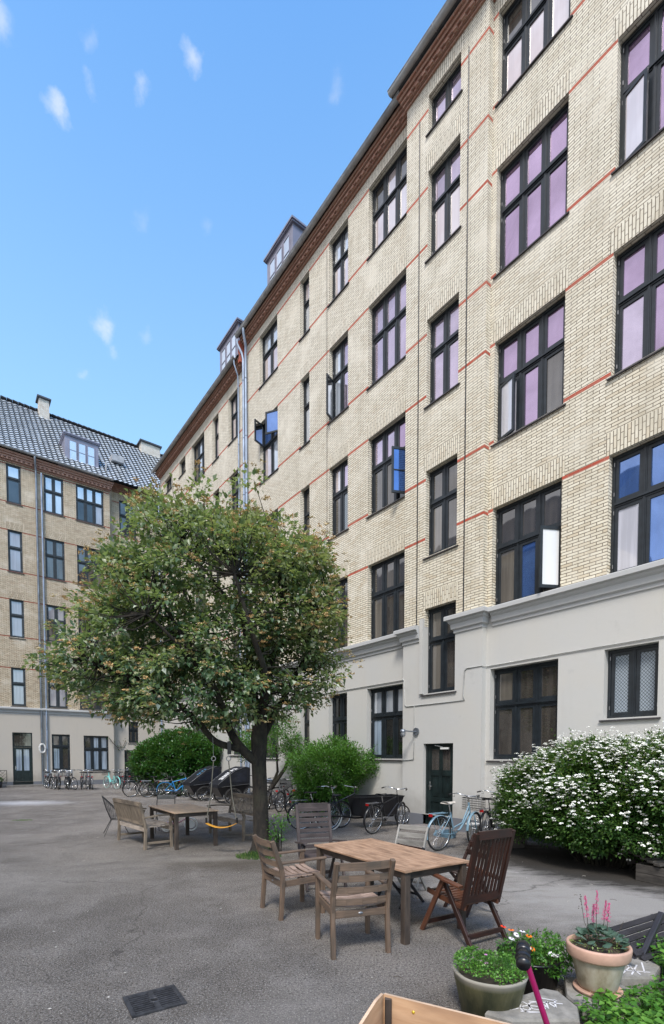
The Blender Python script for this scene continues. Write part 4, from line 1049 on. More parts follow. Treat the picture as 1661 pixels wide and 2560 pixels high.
def foldchair(label,loc,rz,wf,ws,h=.88,metal=False,seat=True,leg=None):
    t=thing('folding_chair',label,'chair',loc,rz); W=.21
    leg=leg or wf
    for sx in (-1,1):
        b=MB(); b.bar((sx*W,.22,0),(sx*W,-.20,h),.024,.040,up=(0,1,0)) if not metal else b.tube([(sx*W,.22,0),(sx*W,-.20,h)],.010,8)
        b.build('leg',leg,t)
        b=MB(); b.bar((sx*(W-.03),-.24,0),(sx*(W-.03),.18,.46),.022,.034,up=(0,1,0)) if not metal else b.tube([(sx*(W-.03),-.24,0),(sx*(W-.03),.18,.46)],.010,8)
        b.build('leg',leg,t)
    b=MB()
    for i in range(6): y=-.17+i*.068; b.bar((-W+.01,y,.455),(W-.01,y,.455),.05,.014)
    b.build('seat',ws,t)
    b=MB()
    for z in ((.86,.76,.67) if not metal else (.84,)):
        if z>h: continue
        y=.22-.42*z/h+.01; b.bar((-W+.012,y,z),(W-.012,y,z),.016,.065 if not metal else .11)
    b.build('backrest',ws,t)
    b=MB(); b.bar((-W+.02,-.13,.12),(W-.02,-.13,.12),.02,.03); b.build('stretcher',leg,t)
    return t
foldchair('silvery white slatted folding chair behind the near table',(1.02,6.72,0),ang(-.55,-.83)-PI/2,w_silver,w_silver,.88)
foldchair('brown black folding chair half hidden behind the tall mahogany armchair',(1.66,5.93,0),ang(-.9,-.35)-PI/2,w_dark,w_dark,.86)
foldchair('black folding chair pushed under the near side of the teak table',(.86,6.25,0),ang(-.75,-.6)-PI/2,m_black,w_dark,.70)
foldchair('pale slat bistro chair with thin black legs behind the far table',(-4.05,12.1,0),ang(.2,-.98)-PI/2,w_silver,w_silver,.86,True,leg=m_black)
def bench(label,loc,rz):
    t=thing('garden_bench',label,'bench',loc,rz); W=.76
    for sx in (-1,1):
        b=MB(); b.path([(sx*W,.27,0),(sx*W,.27,.44),(sx*W,.25,.52),(sx*W,.29,.63)],.055,.055,up=(0,1,0)); b.build('leg',w_bench,t)
        b=MB(); b.path([(sx*W,-.27,0),(sx*W,-.25,.42),(sx*W,-.36,.93)],.055,.055,up=(0,1,0)); b.build('leg',w_bench,t)
        b=MB(); b.path([(sx*W,-.29,.63),(sx*W,0,.66),(sx*W,.26,.665),(sx*W,.34,.655)],.065,.03); b.build('armrest',w_bench,t)
        b=MB(); b.bar((sx*W,-.24,.12),(sx*W,.25,.12),.028,.045); b.build('stretcher',w_bench,t)
    b=MB()
    b.bar((-W,.26,.385),(W,.26,.385),.03,.08);b.bar((-W,-.24,.385),(W,-.24,.385),.03,.08)
    for i in range(7): y=-.21+i*.082; b.bar((-W+.02,y,.435-.0+.012*abs(i-2)*.4),(W-.02,y,.435+.012*abs(i-2)*.4),.066,.018)
    b.build('seat',wood('bench_seat_wood',(.34,.28,.23),(.50,.43,.36),.7) if 'bench_seat_wood' not in bpy.data.materials else bpy.data.materials['bench_seat_wood'],t)
    b=MB(); a=Vector((0,-.26,.50));e=Vector((0,-.355,.90));X=Vector((1,0,0))
    b.bar(e-X*W,e+X*W,.03,.085); b.bar(a-X*W,a+X*W,.03,.06)
    for i in range(24): x=-W+.06+(2*W-.12)*i/23; b.bar(a+X*x,e+X*x+Vector((0,0,-.03)),.030,.014,up=(0,1,0))
    b.build('backrest',w_bench,t)
    return t
bench('weathered teak bench left of the far table, seen from behind',(-3.98,10.52,0),ang(.75,.66)-PI/2)
bench('weathered teak bench right of the far table, partly behind the trunk',(-2.22,11.55,0),ang(-.75,-.66)-PI/2)
# wire shell chair
t=thing('wire_chair','round black string chair with thin splayed legs beside the far left bench','chair',(-5.12,11.75,0),ang(.90,.44)-PI/2)
b=MB(); ring=[];rc=[]
for k in range(36):
    a=2*PI*k/36; y=-.05-.42*math.sin(a)*.75; z=.56+.36*math.sin(a) if math.sin(a)>0 else .50+.10*math.sin(a)
    ring.append(Vector((.38*math.cos(a),.05-.33*math.sin(a),z)))
b.tube(ring,.010,8,closed=True)
c0=Vector((0,.02,.36)); ri=[Vector((.13*math.cos(2*PI*k/36),.02-.12*math.sin(2*PI*k/36),.36)) for k in range(36)]
b.tube(ri,.008,6,closed=True)
b.build('frame',m_black,t)
b=MB()
for k in range(36):
    b.tube([ring[k],(ring[k]+ri[k])/2+Vector((0,0,-.05)),ri[k]],.004,5); 
b.build('strings',m_black,t)
b=MB()
for sx,sy in ((-1,-1),(1,-1),(-1,1),(1,1)): b.tube([(sx*.1,.02+sy*.1,.36),(sx*.27,.02+sy*.27,0)],.009,6)
for sx,sy in ((-1,-1),(1,-1),(-1,1),(1,1)): pass
b.build('legs',m_black,t)
# swing hanging from the lowest limb
t=thing('swing','yellow strap swing hanging on long ropes from the left limb','swing',(-2.06,9.28,0))
b=MB()
for sx in (-1,1):
    b.tube([(sx*.14,0,1.76),(sx*.20,0,1.1),(sx*.285,0,.62)],.010,6)
b.build('rope',simple('rope',(.16,.15,.12),.9),t)
b=MB(); pts=[]
K=10
for k in range(K+1):
    x=-.285+.57*k/K; pts.append((x,0,.60-.085*(1-(x/.285)**2)))
for (p,q) in zip(pts,pts[1:]): b.bar(p,q,.13,.008)
b.build('seat',simple('yellow_plastic',(.60,.28,.02),.45),t)
for sx in (-1,1):
    b=MB(); b.torus((sx*.14,0,1.80),(0,1,0),.04,.008,14,6); b.tube([(sx*.14,0,1.84),(sx*.15,.0,2.2)],.004,5); b.build('ring',m_steel,t)
    b=MB(); b.tube([(sx*.285,0,.60),(sx*.285,0,.70)],.018,8); b.build('buckle',m_black,t)
b=MB(); b.box(.12,.19,-.01,.01,1.88,2.12); b.build('strap',m_black,t)
# ------------------------------------------------------------------ bicycles
def wheelparts(par,x,y,r,steer=0,tyre=None,nsp=18,name='wheel',spk=None,rimm=None):
    ax=Vector((math.sin(steer)*-1,math.cos(steer),0))
    b=MB(); b.torus((x,y,r),ax,r-.035,.008,32,6); 
    b.tube([Vector((x,y,r))-ax*.045,Vector((x,y,r))+ax*.045],.022,10)
    e1=Vector((math.cos(steer),math.sin(steer),0));
    for k in range(nsp*2):
        a=2*PI*k/(nsp*2); s=1 if k%2 else -1
        b.tube([Vector((x,y,r))+ax*.03*s,Vector((x,y,r))+(e1*math.cos(a)+Vector((0,0,1))*math.sin(a))*(r-.04)],.002,3,cap=False)
    w=b.build(name,rimm or m_chrome,par)
    t=MB(); t.torus((x,y,r),ax,r-.019,.019,36,8); t.build('tyre',tyre or m_rubber,w)
    return w
def bike(label,loc,rz,fm,style='step',fender=None,basket=None,saddle=None,rack=True,lean=0,steer=.0,group=None,chainc=False,bar='cruiser',tyre=None,grp=None,small=1.0):
    t=thing('bicycle',label,'bicycle',loc,rz,grp); t.rotation_euler=(lean,0,rz)
    r=.345; xr=-.53; xf=.55; bb=Vector((-.08,0,.29)); rw=Vector((xr,0,r)); fw=Vector((xf,0,r))
    st_top=Vector((-.22,0,.74)); hd_t=Vector((.34,0,.90)); hd_b=Vector((.385,0,.68))
    b=MB(); T=.019
    b.tube([bb,st_top],T-.002,8); b.tube([hd_t,hd_b],.022,8)
    if style=='step':
        b.tube([hd_b+Vector((-.01,0,.03)),Vector((.1,0,.38)),bb+Vector((0,0,.02))],T+.004,8)
        b.tube([hd_t+Vector((.01,0,-.06)),Vector((.16,0,.50)),Vector((-.12,0,.42))],T-.003,8)
    else:
        b.tube([hd_b,bb],T,8); b.tube([hd_t+Vector((.005,0,-.05)),st_top+Vector((0,0,-.04))],T-.002,8)
    for s in (-1,1):
        b.tube([bb+Vector((0,s*.03,0)),rw+Vector((0,s*.055,0))],.010,6); b.tube([st_top+Vector((0,s*.02,-.06)),rw+Vector((0,s*.055,0))],.009,6)
    b.build('frame',fm,t)
    b=MB(); cs,sn=math.cos(steer),math.sin(steer)
    def rotp(v):
        v=Vector(v)-fw; return Vector((fw.x+v.x*cs-v.y*sn,v.x*sn+v.y*cs,fw.z+v.z))
    for s in (-1,1): b.tube([hd_b+Vector((.0,0,0)),rotp((hd_b.x+.02,s*.05,.64)),rotp((.50,s*.052,.45)),rotp((xf,s*.052,r))],.012,6)
    b.build('fork',fm,t)
    # handlebar
    b=MB();g=MB(); z=1.03
    b.tube([hd_t,Vector((.31,0,z))],.012,8)
    def rb(v):
        c=Vector((.33,0,0)); v=Vector(v)-c; return Vector((c.x+v.x*cs-v.y*sn,v.x*sn+v.y*cs,v.z))
    if bar=='cruiser':
        for s in (-1,1):
            b.tube([rb((.31,0,z)),rb((.36,s*.12,z+.01)),rb((.30,s*.25,z+.05)),rb((.16,s*.29,z+.04)),rb((.08,s*.30,z+.03))],.011,8)
            g.tube([rb((.17,s*.29,z+.04)),rb((.05,s*.305,z+.028))],.016,8)
            b.tube([rb((.24,s*.28,z+.03)),rb((.20,s*.24,z-.02)),rb((.12,s*.26,z+.0))],.004,5)
    else:
        b.tube([rb((.30,-.29,z)),rb((.34,-.12,z)),rb((.34,.12,z)),rb((.30,.29,z))],.012,8)
        for s in (-1,1): g.tube([rb((.31,s*.2,z)),rb((.295,s*.31,z))],.017,8)
    b.tube([rb((.33,0,z)),rb((.42,.06,z-.1)),rotp((.47,.03,.62))],.003,4)
    hb=b.build('handlebar',m_chrome,t); g.build('grip',m_black,hb)
    # saddle
    b=MB(); b.tube([st_top,Vector((-.265,0,.90))],.013,8); sp_=b.build('seat_post',m_chrome,t)
    b=MB(); P=[(-.40,.105),(-.36,.12),(-.28,.085),(-.18,.035),(-.10,.024)]
    vs=[]
    for (x,wd) in P:
        for k in range(9): a=PI*k/8; vs.append((x,wd*math.cos(a),.905+.045*math.sin(a)**.7+(.01 if x<-.35 else 0)))
    fs=[(i*9+k,i*9+k+1,(i+1)*9+k+1,(i+1)*9+k) for i in range(4) for k in range(8)]+[tuple(range(9)),tuple(range(44,35,-1)),tuple([0,9,18,27,36,44,35,26,17,8])]
    b.add(vs,fs,0,None,True); b.build('saddle',saddle or m_black,t)
    wheelparts(t,xr,0,r,0,tyre); wheelparts(t,xf,0,r,steer,tyre)
    fd=fender or fm
    for (cx,a0,a1,stt) in ((xr,PI*.12,PI*1.08,0),(xf,PI*.30,PI*1.12 if False else PI*.92,steer)):
        b=MB(); n=16; rr=r+.018; e1=Vector((math.cos(stt),math.sin(stt),0));axn=Vector((-math.sin(stt),math.cos(stt),0)); vs=[]
        for k in range(n+1):
            a=a0+(a1-a0)*k/n
            if cx==xf: a=PI*.18+(PI*1.0-PI*.18)*k/n
            rd=e1*math.cos(a)+Vector((0,0,1))*math.sin(a); c=Vector((cx,0,r))
            for wv,dz in ((-.028,-.014),(-.014,0),(.014,0),(.028,-.014)): vs.append(c+rd*(rr+dz)+axn*wv)
        fs=[(k*4+j,k*4+j+1,(k+1)*4+j+1,(k+1)*4+j) for k in range(n) for j in range(3)]
        b.add(vs,fs,0,None,True); b.build('fender',fd,t)
    b=MB(); b.lathe([(.001,-.004),(.085,-.004),(.085,.004),(.001,.004)],(0,0,0),20)
    for i in range(len(b.v)): x,y,z_=b.v[i]; b.v[i]=(x+bb.x,.05+z_,y+bb.z)
    for s in (-1,1):
        q=bb+Vector((.12*s,s*.075,-.10*s)); b.bar(bb+Vector((0,s*.06,0)),q,.012,.02,up=(0,1,0)); b.box(q.x-.045,q.x+.045,min(q.y,q.y+s*.09),max(q.y,q.y+s*.09),q.z-.012,q.z+.012)
    b.build('crank',m_steel,t)
    b=MB()
    if chainc:
        b.prism([(-.62,.31),(-.55,.40),(-.05,.385),(.03,.33),(.02,.22),(-.10,.19),(-.58,.29)],'y',.04,.075); b.build('chain_guard',fm,t)
    else:
        for (z0,z1) in ((.37,.375),(.21,.31)): b.tube([(bb.x,.055,z0),(xr,.055,z1)],.006,5)
        b.build('chain',m_black,t)
    if rack:
        b=MB()
        for y in (-.06,0,.06): b.tube([(-.78,y,.745),(-.36,y,.745)],.006,5)
        b.tube([(-.78,-.06,.745),(-.78,.06,.745)],.006,5);b.tube([(-.45,-.06,.745),(-.45,.06,.745)],.006,5)
        for s in (-1,1): b.tube([(-.70,s*.06,.745),(xr,s*.07,r)],.005,5)
        b.build('rack',fm if chainc else m_steel,t)
        b=MB(); b.box(-.80,-.78,-.04,.04,.69,.74); b.build('rear_light',simple('red_lens',(.35,.01,.01),.25) if 'red_lens' not in bpy.data.materials else bpy.data.materials['red_lens'],t)
    b=MB(); b.tube([(-.2,.06,.27),(-.28,.20,.0)],.009,6); b.build('kickstand',m_steel,t)
    if basket:
        b=MB(); x0,x1,y0,y1,z0,z1=.46,.76,-.19,.19,.74,.98
        nn=5
        for k in range(nn+1):
            z_=z0+(z1-z0)*k/nn
            b.tube([rb((x0,y0,z_)),rb((x1,y0,z_)),rb((x1,y1,z_)),rb((x0,y1,z_))],.004 if k<nn else .008,5,closed=True)
        for k in range(6):
            f_=k/5
            for p in ((x0+(x1-x0)*f_,y0),(x0+(x1-x0)*f_,y1),(x0,y0+(y1-y0)*f_),(x1,y0+(y1-y0)*f_)): b.tube([rb((p[0],p[1],z0)),rb((p[0],p[1],z1))],.003,4)
            b.tube([rb((x0,y0+(y1-y0)*f_,z0)),rb((x1,y0+(y1-y0)*f_,z0))],.003,4)
        b.build('basket',basket,t)
    return t
m_bblue=simple('pale_blue_bike_paint',(.16,.26,.33),.35,var=.15)
m_bbright=simple('bright_blue_bike_paint',(.02,.26,.62),.3,var=.15)
m_mint=simple('mint_bike_paint',(.20,.60,.56),.35,var=.1)
m_cream=simple('cream_saddle',(.55,.50,.44),.6)
m_bwhite=simple('white_fender',(.65,.63,.58),.4)
m_bgrey=simple('grey_bike_paint',(.10,.10,.11),.4)
# the pale blue bicycle by the plaster wall
bike('pale blue step through city bicycle with cream saddle leaning near the right wall door',(2.50,9.98,0),ang(.80,.60),m_bblue,'step',basket=m_black,saddle=m_cream,lean=.03,steer=.25,chainc=True)
bike('black bicycle with front basket half hidden between pale blue bicycle and white shrub',(3.55,10.9,0),ang(.55,.83),m_black,'step',basket=m_black,lean=-.05,steer=-.2)
bike('black roadster bicycle with tall swept handlebar leaning at the wall left of the door',(1.34,12.15,0),ang(.70,.71),m_black,'diamond',lean=.06,steer=.35,basket=None)
bike('black bicycle with red rear light in front of the bright green shrub',(-.28,12.62,0),ang(.93,.36),m_black,'step',lean=-.05,steer=.2)
# long black cargo bicycle
def longcargo():
    t=thing('cargo_bicycle','long black cargo bicycle with open black box and pale rear fender by the wall','cargo bicycle',(.95,12.95,0),ang(.90,.43))
    b=MB(); b.add([(-.35,-.28,.32),(.75,-.22,.32),(.75,.22,.32),(-.35,.28,.32),(-.45,-.34,.80),(.90,-.30,.80),(.90,.30,.80),(-.45,.34,.80)],[(0,3,2,1),(0,1,5,4),(1,2,6,5),(2,3,7,6),(3,0,4,7)],0)
    for a,c in (((-.45,-.34,.8),(.9,-.3,.8)),((.9,-.3,.8),(.9,.3,.8)),((.9,.3,.8),(-.45,.34,.8)),((-.45,.34,.8),(-.45,-.34,.8))): b.bar(a,c,.03,.03)
    b.build('box',m_black,t)
    b=MB(); b.tube([(-1.1,0,.35),(-.75,0,.32),(-.4,0,.26),(.75,0,.26),(.95,0,.7)],.024,8); b.tube([(-.75,0,.32),(-.90,0,.80)],.018,8); b.tube([(-.88,0,.70),(-.42,0,.88),(-.40,0,1.05)],.02,8)
    b.tube([(-1.12,0,.35),(-.88,0,.70)],.012,6); b.build('frame',m_black,t)
    b=MB(); b.tube([(-.55,-.3,1.08),(-.42,-.15,1.05),(-.40,0,1.04),(-.42,.15,1.05),(-.55,.3,1.08)],.012,8); b.build('handlebar',m_chrome,t)
    b=MB(); b.sphere((-.92,0,.86),.11,0,14,8,(1.2,.8,.35)); b.build('saddle',m_black,t)
    wheelparts(t,-1.15,0,.345,0); wheelparts(t,1.05,0,.27,.1,nsp=14)
    b=MB(); b.torus((-1.15,0,.345),(0,1,0),.37,.02,20,5,0,PI); 
    b.build('fender',m_bwhite,t)
    b=MB(); b.lathe([(.001,-.004),(.09,-.004),(.09,.004),(.001,.004)],(0,0,0),18)
    for i in range(len(b.v)): x,y,z_=b.v[i]; b.v[i]=(x-.72,.05+z_,y+.31)
    b.build('crank',m_steel,t)
longcargo()
# hooded cargo trikes
m_hood=simple('black_nylon_hood',(.010,.011,.015),.6,var=.4,vs=4,bp=.3,spec=.3)
m_win=simple('dark_film_window',(.018,.02,.028),.12,var=.2)
m_print=simple('white_print',(.75,.75,.75),.6,var=.05); m_printb=simple('blue_print',(.10,.32,.55),.6)
def trike(label,loc,rz,pm,glyphs):
    t=thing('cargo_trike',label,'cargo bicycle',loc,rz); t.scale=(1.25,1.1,1.03)
    # x forward; tub
    b=MB(); b.add([(-.35,-.33,.22),(.42,-.28,.26),(.42,.28,.26),(-.35,.33,.22),(-.45,-.40,.72),(.62,-.36,.62),(.62,.36,.62),(-.45,.40,.72)],[(0,3,2,1),(0,1,5,4),(1,2,6,5),(2,3,7,6),(3,0,4,7)],0)
    b.build('box',m_black,t)
    b=MB(); pr=[(-.45,.72),(-.47,1.36),(-.30,1.39),(.05,1.24),(.35,.98),(.60,.74),(.62,.62)]
    n=len(pr); vs=[(x,-.40+.02*(i>2),z) for i,(x,z) in enumerate(pr)]+[(x,.40-.02*(i>2),z) for i,(x,z) in enumerate(pr)]
    b.add(vs,[tuple(range(n)),tuple(range(2*n-1,n-1,-1))]+[(i,n+i,n+i+1,i+1) for i in range(n-1)],0)
    h=b.build('hood',m_hood,t)
    for s in (-1,1):
        b=MB(); y=s*.405; q=[(-.36,y,.80),(-.36,y,1.25),(-.22,y,1.27),(.08,y,1.12),(.33,y*.97,.88),(.30,y*.97,.80)]
        b.add(q,[tuple(range(6))],0)
        b.build('hood_window',m_win,h)
    b=MB()
    for s in (-1,1):
        b.path([(-.45,s*.41,.735),(.62,s*.375,.635)],.006,.012)
        b.tube([(-.3,s*.405,1.385),(.05,s*.395,1.235),(.35,s*.39,.975),(.60,s*.385,.745)],.004,5)
    b.build('piping',m_steel,h)
    b=MB()
    # white lettering strip down the sloping front roof
    P=Vector((-.20,0,1.352));Q=Vector((.58,0,.775))
    def onroof(u):   # u 0..1 along slope
        pts=[(-.30,1.39),(.05,1.24),(.35,.98),(.60,.74)]
        k=min(2,int(u*3));f_=u*3-k; return Vector((pts[k][0]+(pts[k+1][0]-pts[k][0])*f_,0,pts[k][1]+(pts[k+1][1]-pts[k][1])*f_+.010))
    for (u0,u1,y0,y1) in glyphs:
        a=onroof(u0);c=onroof(u1)
        b.quad((a.x,y0,a.z),(c.x,y0,c.z),(c.x,y1,c.z),(a.x,y1,a.z),0)
    b.build('lettering',pm,h)
    for s in (-1,1): 
        wheelparts(t,.12,s*.46,.30,0,nsp=12)
        b=MB(); b.torus((.12,s*.46,.30),(0,1,0),.325,.014,20,5,-.2,PI*.9); b.build('fender',m_chrome,t)
    wheelparts(t,-1.25,0,.30,0,nsp=12)
    b=MB(); b.tube([(-.4,0,.35),(-.85,0,.30),(-1.25,0,.30)],.025,8);b.tube([(-.85,0,.3),(-1.0,0,.82)],.02,8); b.tube([(-.9,0,.4),(-.5,0,.75),(-.48,0,1.0)],.02,8); b.build('frame',m_black,t)
    b=MB(); b.tube([(-.62,-.3,1.05),(-.5,-.1,1.02),(-.5,.1,1.02),(-.62,.3,1.05)],.012,8); b.build('handlebar',m_black,t)
    b=MB(); b.sphere((-1.02,0,.88),.11,0,14,8,(1.2,.8,.35)); b.build('saddle',m_black,t)
gl=[]
# left side hood edge lettering (short strokes forming letters)
def G_(u,w,rows): 
    return [(u+a*w,u+b_*w,y0,y1) for (a,b_,y0,y1) in rows]
u=.18
LET={'C':[(0,.25,.02,.30),(.25,1,.02,.09),(.25,1,.23,.30)],'I':[(.2,.6,.02,.30)],'E':[(0,.25,.02,.30),(.25,1,.02,.08),(.25,.8,.13,.18),(.25,1,.24,.30)],'Y':[(.35,.6,.02,.16),(0,.3,.16,.30),(.65,1,.16,.30)],'R':[(0,.25,.02,.30),(.25,1,.24,.30),(.75,1,.15,.24),(.25,.9,.13,.17),(.6,.95,.02,.12)]}
for k,ch in enumerate('CIRRE'):
    gl+=[(u+(.10*(a)),u+.10*b_,y0-.02,y1-.02) for a,b_,y0,y1 in LET[ch]]; u+=.125
trike('black hooded cargo trike with white lettering on the sloping hood, behind the swing',(-3.95,19.6,0),ang(-.80,-.60),m_print,gl)
trike('black hooded cargo trike with blue lettering, left of its twin and nearer the laurel',(-5.35,20.9,0),ang(-.82,-.57),m_printb,[(.3,.33,.1,.3),(.36,.44,.1,.14),(.40,.42,.14,.3),(.5,.53,.1,.28),(.56,.6,.1,.2)])
t=thing('cloth_bundle','crumpled pale blue and white cloth bundle lying on the rear of the hooded trike','cloth',(-2.65,18.9,.80))
b=MB()
for (x,y,z,r) in ((0,0,.05,.20),(.22,.03,.10,.17),(-.2,0,0,.14),(.1,-.05,.18,.12)): b.sphere((x,y,z),r,0,16,10,(1,.8,.6))
for i in range(len(b.v)): p=Vector(b.v[i]); q=p+Vector((noise.noise(p*9),noise.noise(p*9+Vector((5,0,0))),noise.noise(p*9+Vector((0,7,0)))))*.05; b.v[i]=tuple(q)
b.build('cloth',simple('pale_cloth',(.55,.60,.68),.9),t)
bike('black bicycle under a pale cloth bundle behind the far right bench',(-2.55,18.7,0),ang(-.9,.3),m_black,'diamond',lean=.04)
b0=bike('dark bicycle with straight handlebar just right of the tree trunk',(-1.55,16.9,0),ang(.35,.93),m_black,'diamond',bar='flat',lean=.06)
dup(b0,(-1.05,17.2,0),ang(.2,.98),'second dark bicycle right of the trunk, its front wheel towards the small tree',-.08)
dup(b0,(-.75,15.4,0),ang(.75,.66),'dark bicycle with straight handlebar just left of the bright green shrub',.05)
bike('grey bicycle with basket wedged beside the thin stemmed small tree',(-2.0,17.3,0),ang(.5,.86),m_bgrey,'step',basket=m_black,lean=.02)
# racks of bicycles at the far wall
gA='bicycles parked along the far left wall'
dr=(-.60,.80)
pa=bike('black bicycle with silver handlebar, leftmost along the far wall',(-15.75,27.95,0),ang(.72,-.70),m_black,'diamond',lean=.08,steer=.2,grp=gA)
dup(pa,(-14.4,27.55,0),ang(.72,-.70),'black bicycle fourth from the downpipe on the far wall',.10)
pb_=bike('black bicycle with wire basket, second from the downpipe on the far wall',(-15.2,27.55,0),ang(.62,-.78),m_black,'step',basket=m_steel,lean=-.04,steer=-.2,grp=gA)
dup(pb_,(-14.75,27.85,0),ang(.5,-.86),'black bicycle with wire basket, third from the downpipe on the far wall',.06)
pc=bike('grey bicycle with rear rack below the left part of the net curtain window',(-13.95,28.1,0),ang(-.62,.78),m_bgrey,'diamond',lean=.05,grp=gA)
dup(pc,(-13.4,27.75,0),ang(-.52,.85),'grey bicycle with rear rack, rightmost of the left cluster on the far wall',-.03)
dup(pa,(-14.1,28.05,0),ang(-.45,.9),'black bicycle wedged in the middle of the left cluster on the far wall',.04)
dup(pc,(-16.1,28.3,0),ang(.68,-.73),'grey bicycle tucked behind the leftmost black one on the far wall',-.05)
dup(pb_,(-14.95,28.15,0),ang(.6,-.8),'basket bicycle at the back of the left cluster, under the transom window',-.06)
dup(pc,(-13.65,27.95,0),ang(.5,-.86),'grey bicycle turned the other way between the two rightmost of the left cluster',.07)
dup(pa,(-15.45,28.2,0),ang(-.55,.83),'black bicycle facing the wall in the left half of the cluster',.02)
bike('mint green bicycle with dark basket under the net curtain window',(-12.6,28.5,0),ang(-.80,.60),m_mint,'step',basket=m_black,lean=.05,tyre=simple('mint_tyre',(.35,.5,.45),.7),grp=gA)
pd=bike('dark bicycle right of the mint green one near the far door',(-12.05,28.55,0),ang(-.5,.86),m_black,'step',lean=-.05,grp=gA)
dup(pd,(-11.75,28.35,0),ang(-.6,.8),'dark bicycle closest to the far green door',.05)
gB='bicycles in front of the laurel shrub'
bike('black bicycle standing side on in front of the far green door',(-8.35,23.3,0),ang(.96,-.10),m_black,'diamond',lean=.03,grp=gB)
pe=bike('black bicycle left of the bright blue one, before the laurel',(-7.75,22.45,0),ang(.82,.30),m_black,'diamond',lean=.07,grp=gB)
dup(pe,(-7.35,23.0,0),ang(.86,.35),'black bicycle directly behind the bright blue one',-.05)
bike('bright blue step through bicycle before the laurel shrub',(-6.85,22.15,0),ang(.93,.22),m_bbright,'diamond',lean=.06,grp=gB)
dup(pe,(-6.9,22.9,0),ang(.7,.6),'dark bicycle behind the front half of the bright blue one',.05)
dup(pe,(-8.6,22.7,0),ang(.75,.45),'dark bicycle with its rear wheel beside the side on black one',-.04)
bike('dark blue bicycle between the bright blue one and the hooded trikes',(-6.1,22.6,0),ang(.8,.5),m_bgrey,'step',lean=-.08,grp=gB)
# bicycle rack hoops
t=thing('bicycle_rack','low row of bent steel hoops on the ground before the laurel','bicycle rack',(-6.2,21.9,0),0)
b=MB()
for k in range(6): b.torus((-.9+k*.36,.1*k*.3,.16),(0,1,0),.16,.010,16,6,0,PI); b.tube([(-.9+k*.36-.16,.03*k,0),(-.9+k*.36-.16,.03*k,.16)],.01,6); b.tube([(-.9+k*.36+.16,.03*k,0),(-.9+k*.36+.16,.03*k,.16)],.01,6)
b.build('hoops',m_steel,t)
# child tricycle under the far table
t=thing('child_tricycle','small pink and white child tricycle beneath the far table','tricycle',(-3.75,12.25,0),ang(1,.05))
b=MB(); b.tube([(-.28,0,.14),(0,0,.22),(.22,0,.36),(.26,0,.16)],.018,8); b.box(-.36,-.1,-.12,.12,.19,.215); b.build('frame',simple('pink_plastic',(.65,.35,.40),.5),t)
b=MB(); b.tube([(.20,-.16,.52),(.24,0,.48),(.20,.16,.52)],.012,8);b.tube([(.24,0,.48),(.24,0,.36)],.012,8); b.build('handlebar',m_white,t)
for (x,y,r) in ((.27,0,.17),(-.28,-.16,.12),(-.28,.16,.12)):
    b=MB(); b.torus((x,y,r),(0,1,0),r-.02,.02,20,8); b.tube([(x,y-.02,r),(x,y+.02,r)],r*.6,12); b.build('wheel',m_white,t)
b=MB(); b.sphere((-.12,0,.30),.09,0,12,8,(1.2,1,.4)); b.build('seat',simple('tan_plastic',(.40,.27,.14),.6),t)
# ------------------------------------------------------------------ small things
# drain grate
t=thing('drain_grate','rectangular black iron drain grate set in the asphalt at the bottom left','drain',(-1.34,3.70,0),ang(.26,.17))
b=MB(); a_,c_=.165,.145
b.box(-a_-.02,a_+.02,-c_-.02,c_+.02,.001,.006)
b.build('sump',m_dark,t)
b=MB()
for (p,q,r,s) in ((-a_-.03,a_+.03,-c_-.03,-c_),(-a_-.03,a_+.03,c_,c_+.03),(-a_-.03,-a_,-c_,c_),(a_,a_+.03,-c_,c_)): b.box(p,q,r,s,.0,.014)
for i in range(9):
    y=-c_+.016+i*.0325; 
    b.bar((-a_,y,.010),(-.02,y,.010),.008,.010); b.bar((.02,y,.010),(a_,y,.010),.008,.010)
b.box(-.02,.02,-c_,-.03,.007,.012);b.box(-.02,.02,.03,c_,.007,.012)
b.torus((0,0,.010),(0,0,1),.032,.006,16,6)
b.build('bars',simple('worn_iron',(.055,.055,.06),.5,.4,var=.5,vs=20),t)
# wall lamp
t=thing('wall_lamp','galvanised bulkhead lamp on a short arm left of the right wall door','lamp',rloc(.62,SY+.03,2.5),RX)
b=MB(); b.tube([(0,0,0),(0,.035,0)],.10,20); b.build('back_plate',m_zinc,t)
b=MB(); b.tube([(0,.03,0),(.05,.20,.0),(.10,.34,.02)],.018,10); b.build('arm',m_zinc,t)
b=MB(); b.lathe([(.001,.06),(.05,.055),(.075,.02),(.078,-.01)],(.12,.38,.0),18); 
for k in range(6):
    a=2*PI*k/6; b.tube([(.12+.072*math.cos(a),.38+.072*math.sin(a),0),(.12+.07*math.cos(a),.38+.07*math.sin(a),-.10),(.12+.02*math.cos(a),.38+.02*math.sin(a),-.16)],.004,5)
b.build('cage',m_zinc,t)
b=MB(); b.lathe([(.05,0),(.055,-.06),(.04,-.12),(.001,-.145)],(.12,.38,.0),16); b.build('globe',simple('frosted_globe',(.35,.36,.38),.15),t)
# cable coil
t=thing('cable_coil','coil of white cable hung on the left downpipe','cable',(0,0,0)); 
cx=Vector(PL)+Vector((.79584633,.60549866,0))*.62+Vector((.60549866,-.79584633,0))*.24
b=MB()
for k in range(7):
    rr=.20+R.uniform(-.03,.03)
    pts=[cx+Vector((.79584633,.60549866,0))*(rr*.8*math.cos(a)+R.uniform(-.01,.01))+Vector((0,0,2.32+rr*1.35*math.sin(a)))+Vector((.6,-.8,0))*R.uniform(-.02,.03) for a in [2*PI*i/20 for i in range(20)]]
    b.tube(pts,.014,5,closed=True)
b.build('coil',m_white,t)
